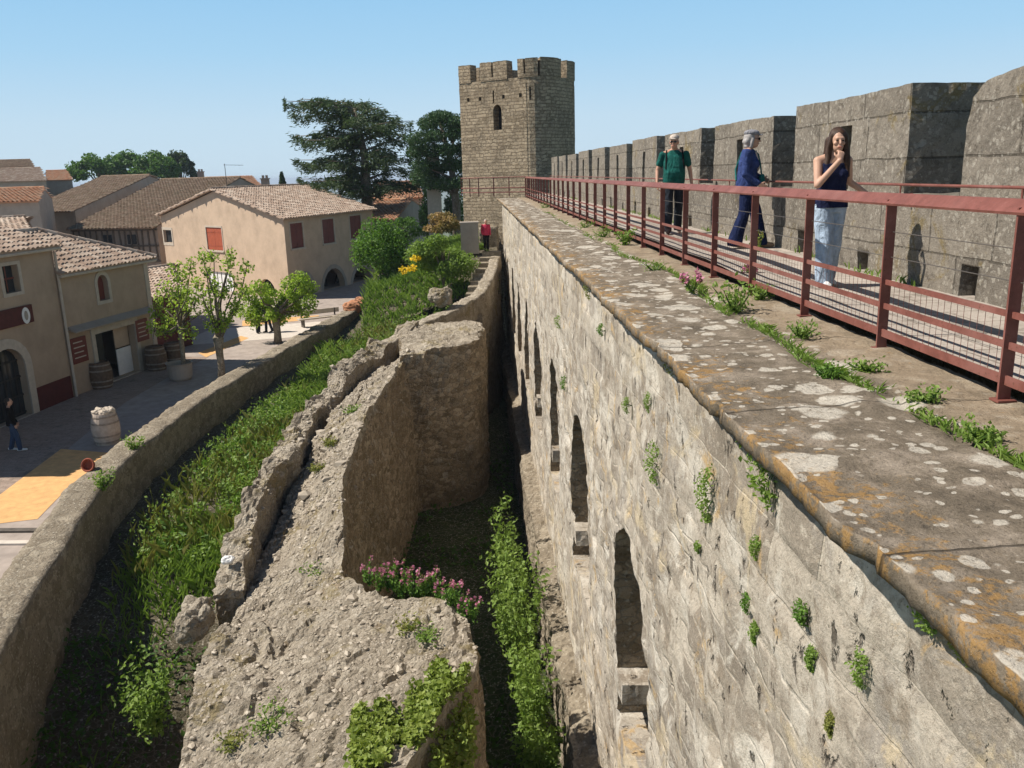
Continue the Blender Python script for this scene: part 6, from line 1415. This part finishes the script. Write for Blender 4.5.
person((3.76, 16.1, .15), -.1, 'stout man in green T-shirt, dark jeans, pale cap and sunglasses with a backpack', JM, c_man, skin=SKIN2, build=1.18, scale=1.04)
# people in the town
JS = dict(head=(0, -.03, 1.56), neck=(0, 0, 1.42), chest=(0, 0, 1.23), pelvis=(0, .01, .94), sR=(-.18, 0, 1.36), sL=(.18, 0, 1.36), eR=(-.23, .03, 1.08), wR=(-.2, -.12, .88), eL=(.23, .03, 1.08), wL=(.22, -.1, .86),
  hR=(-.09, 0, .89), hL=(.09, 0, .89), kR=(-.09, -.1, .49), kL=(.09, .02, .49), aR=(-.09, -.13, .085), aL=(.09, .14, .1), fR=(0, -1, 0), fL=(0, -1, -.15), palmR=((0, -.2, -1), (1, 0, 0), 1, .5), palmL=((0, -.2, -1), (-1, 0, 0), 1, .5))
def c_simple(top, bottom, hair, shoe, long=.84):
    def f(root, g, H, Rm):
        pr = [('l', [(0, .01, long - .03, .185, .135), (0, .01, .95, .178, .13), (0, 0, 1.1, .16, .12), (0, 0, 1.23, .175, .125), (0, 0, 1.35, .165, .1), (0, 0, 1.42, .08, .07)]), ('c', g['sR'], g['sL'], .062, .062)]
        for s in 'RL': pr += [('c', g['s'+s], g['e'+s], .066, .052), ('c', g['e'+s], g['w'+s], .052, .042)]
        remeshed('jacket', pr, .013, CL[top], root, 2, [((0, 0, long), (0, 0, -1))], .008)
        trousers(root, g, CL[bottom], .095, .075, .07, .98, .05); shoes(root, g, JS, CL[shoe])
        remeshed('hair', [('e', H(0, .03, .035), (.086, .094, .09), Rm), ('c', H(-.05, .06, 0), H(-.05, .07, -.08), .045, .03), ('c', H(.05, .06, 0), H(.05, .07, -.08), .045, .03)], .012, HAIR[hair], root, 1)
    return f
person((-14.25, 25.5, TZ), 1.9, 'person in black jacket, blue jeans and white shoes at the left edge', JS, c_simple('black', 'jeans', 'dark', 'white'), vox=.012)
person((-11.55, 44.9, TZ), .6, 'person in dark clothes under the compact plane tree, left of a pair', JS, c_simple('black', 'dk', 'dark', 'black'), vox=.014)
person((-11.0, 45.0, TZ), -.9, 'person in grey and dark jeans under the compact plane tree, right of a pair', JS, c_simple('grey', 'dk', 'brown' if False else 'grey', 'black'), vox=.014)
person((.68, 46.6, -2.72), .1, 'person in bright pink top at the head of the garden steps beside the pillar', JS, c_simple('pinkt', 'black', 'grey', 'black'), vox=.014)
# ------------------------------------------------------------------ air
def haze():
    b = M(); b.box((0, 0, -36.5), (62000, 62000, 99.)); 
    t = bpy.data.materials.new('haze_air'); t.use_nodes = True; nt = t.node_tree; nt.nodes.remove(nt.nodes['Principled BSDF'])
    v = nt.nodes.new('ShaderNodeVolumePrincipled'); v.inputs['Color'].default_value = (.72, .84, 1, 1); v.inputs['Density'].default_value = .00022
    nt.links.new(v.outputs[0], nt.nodes['Material Output'].inputs['Volume'])
    o = b.build('haze', t); o['kind'] = 'stuff'
haze()
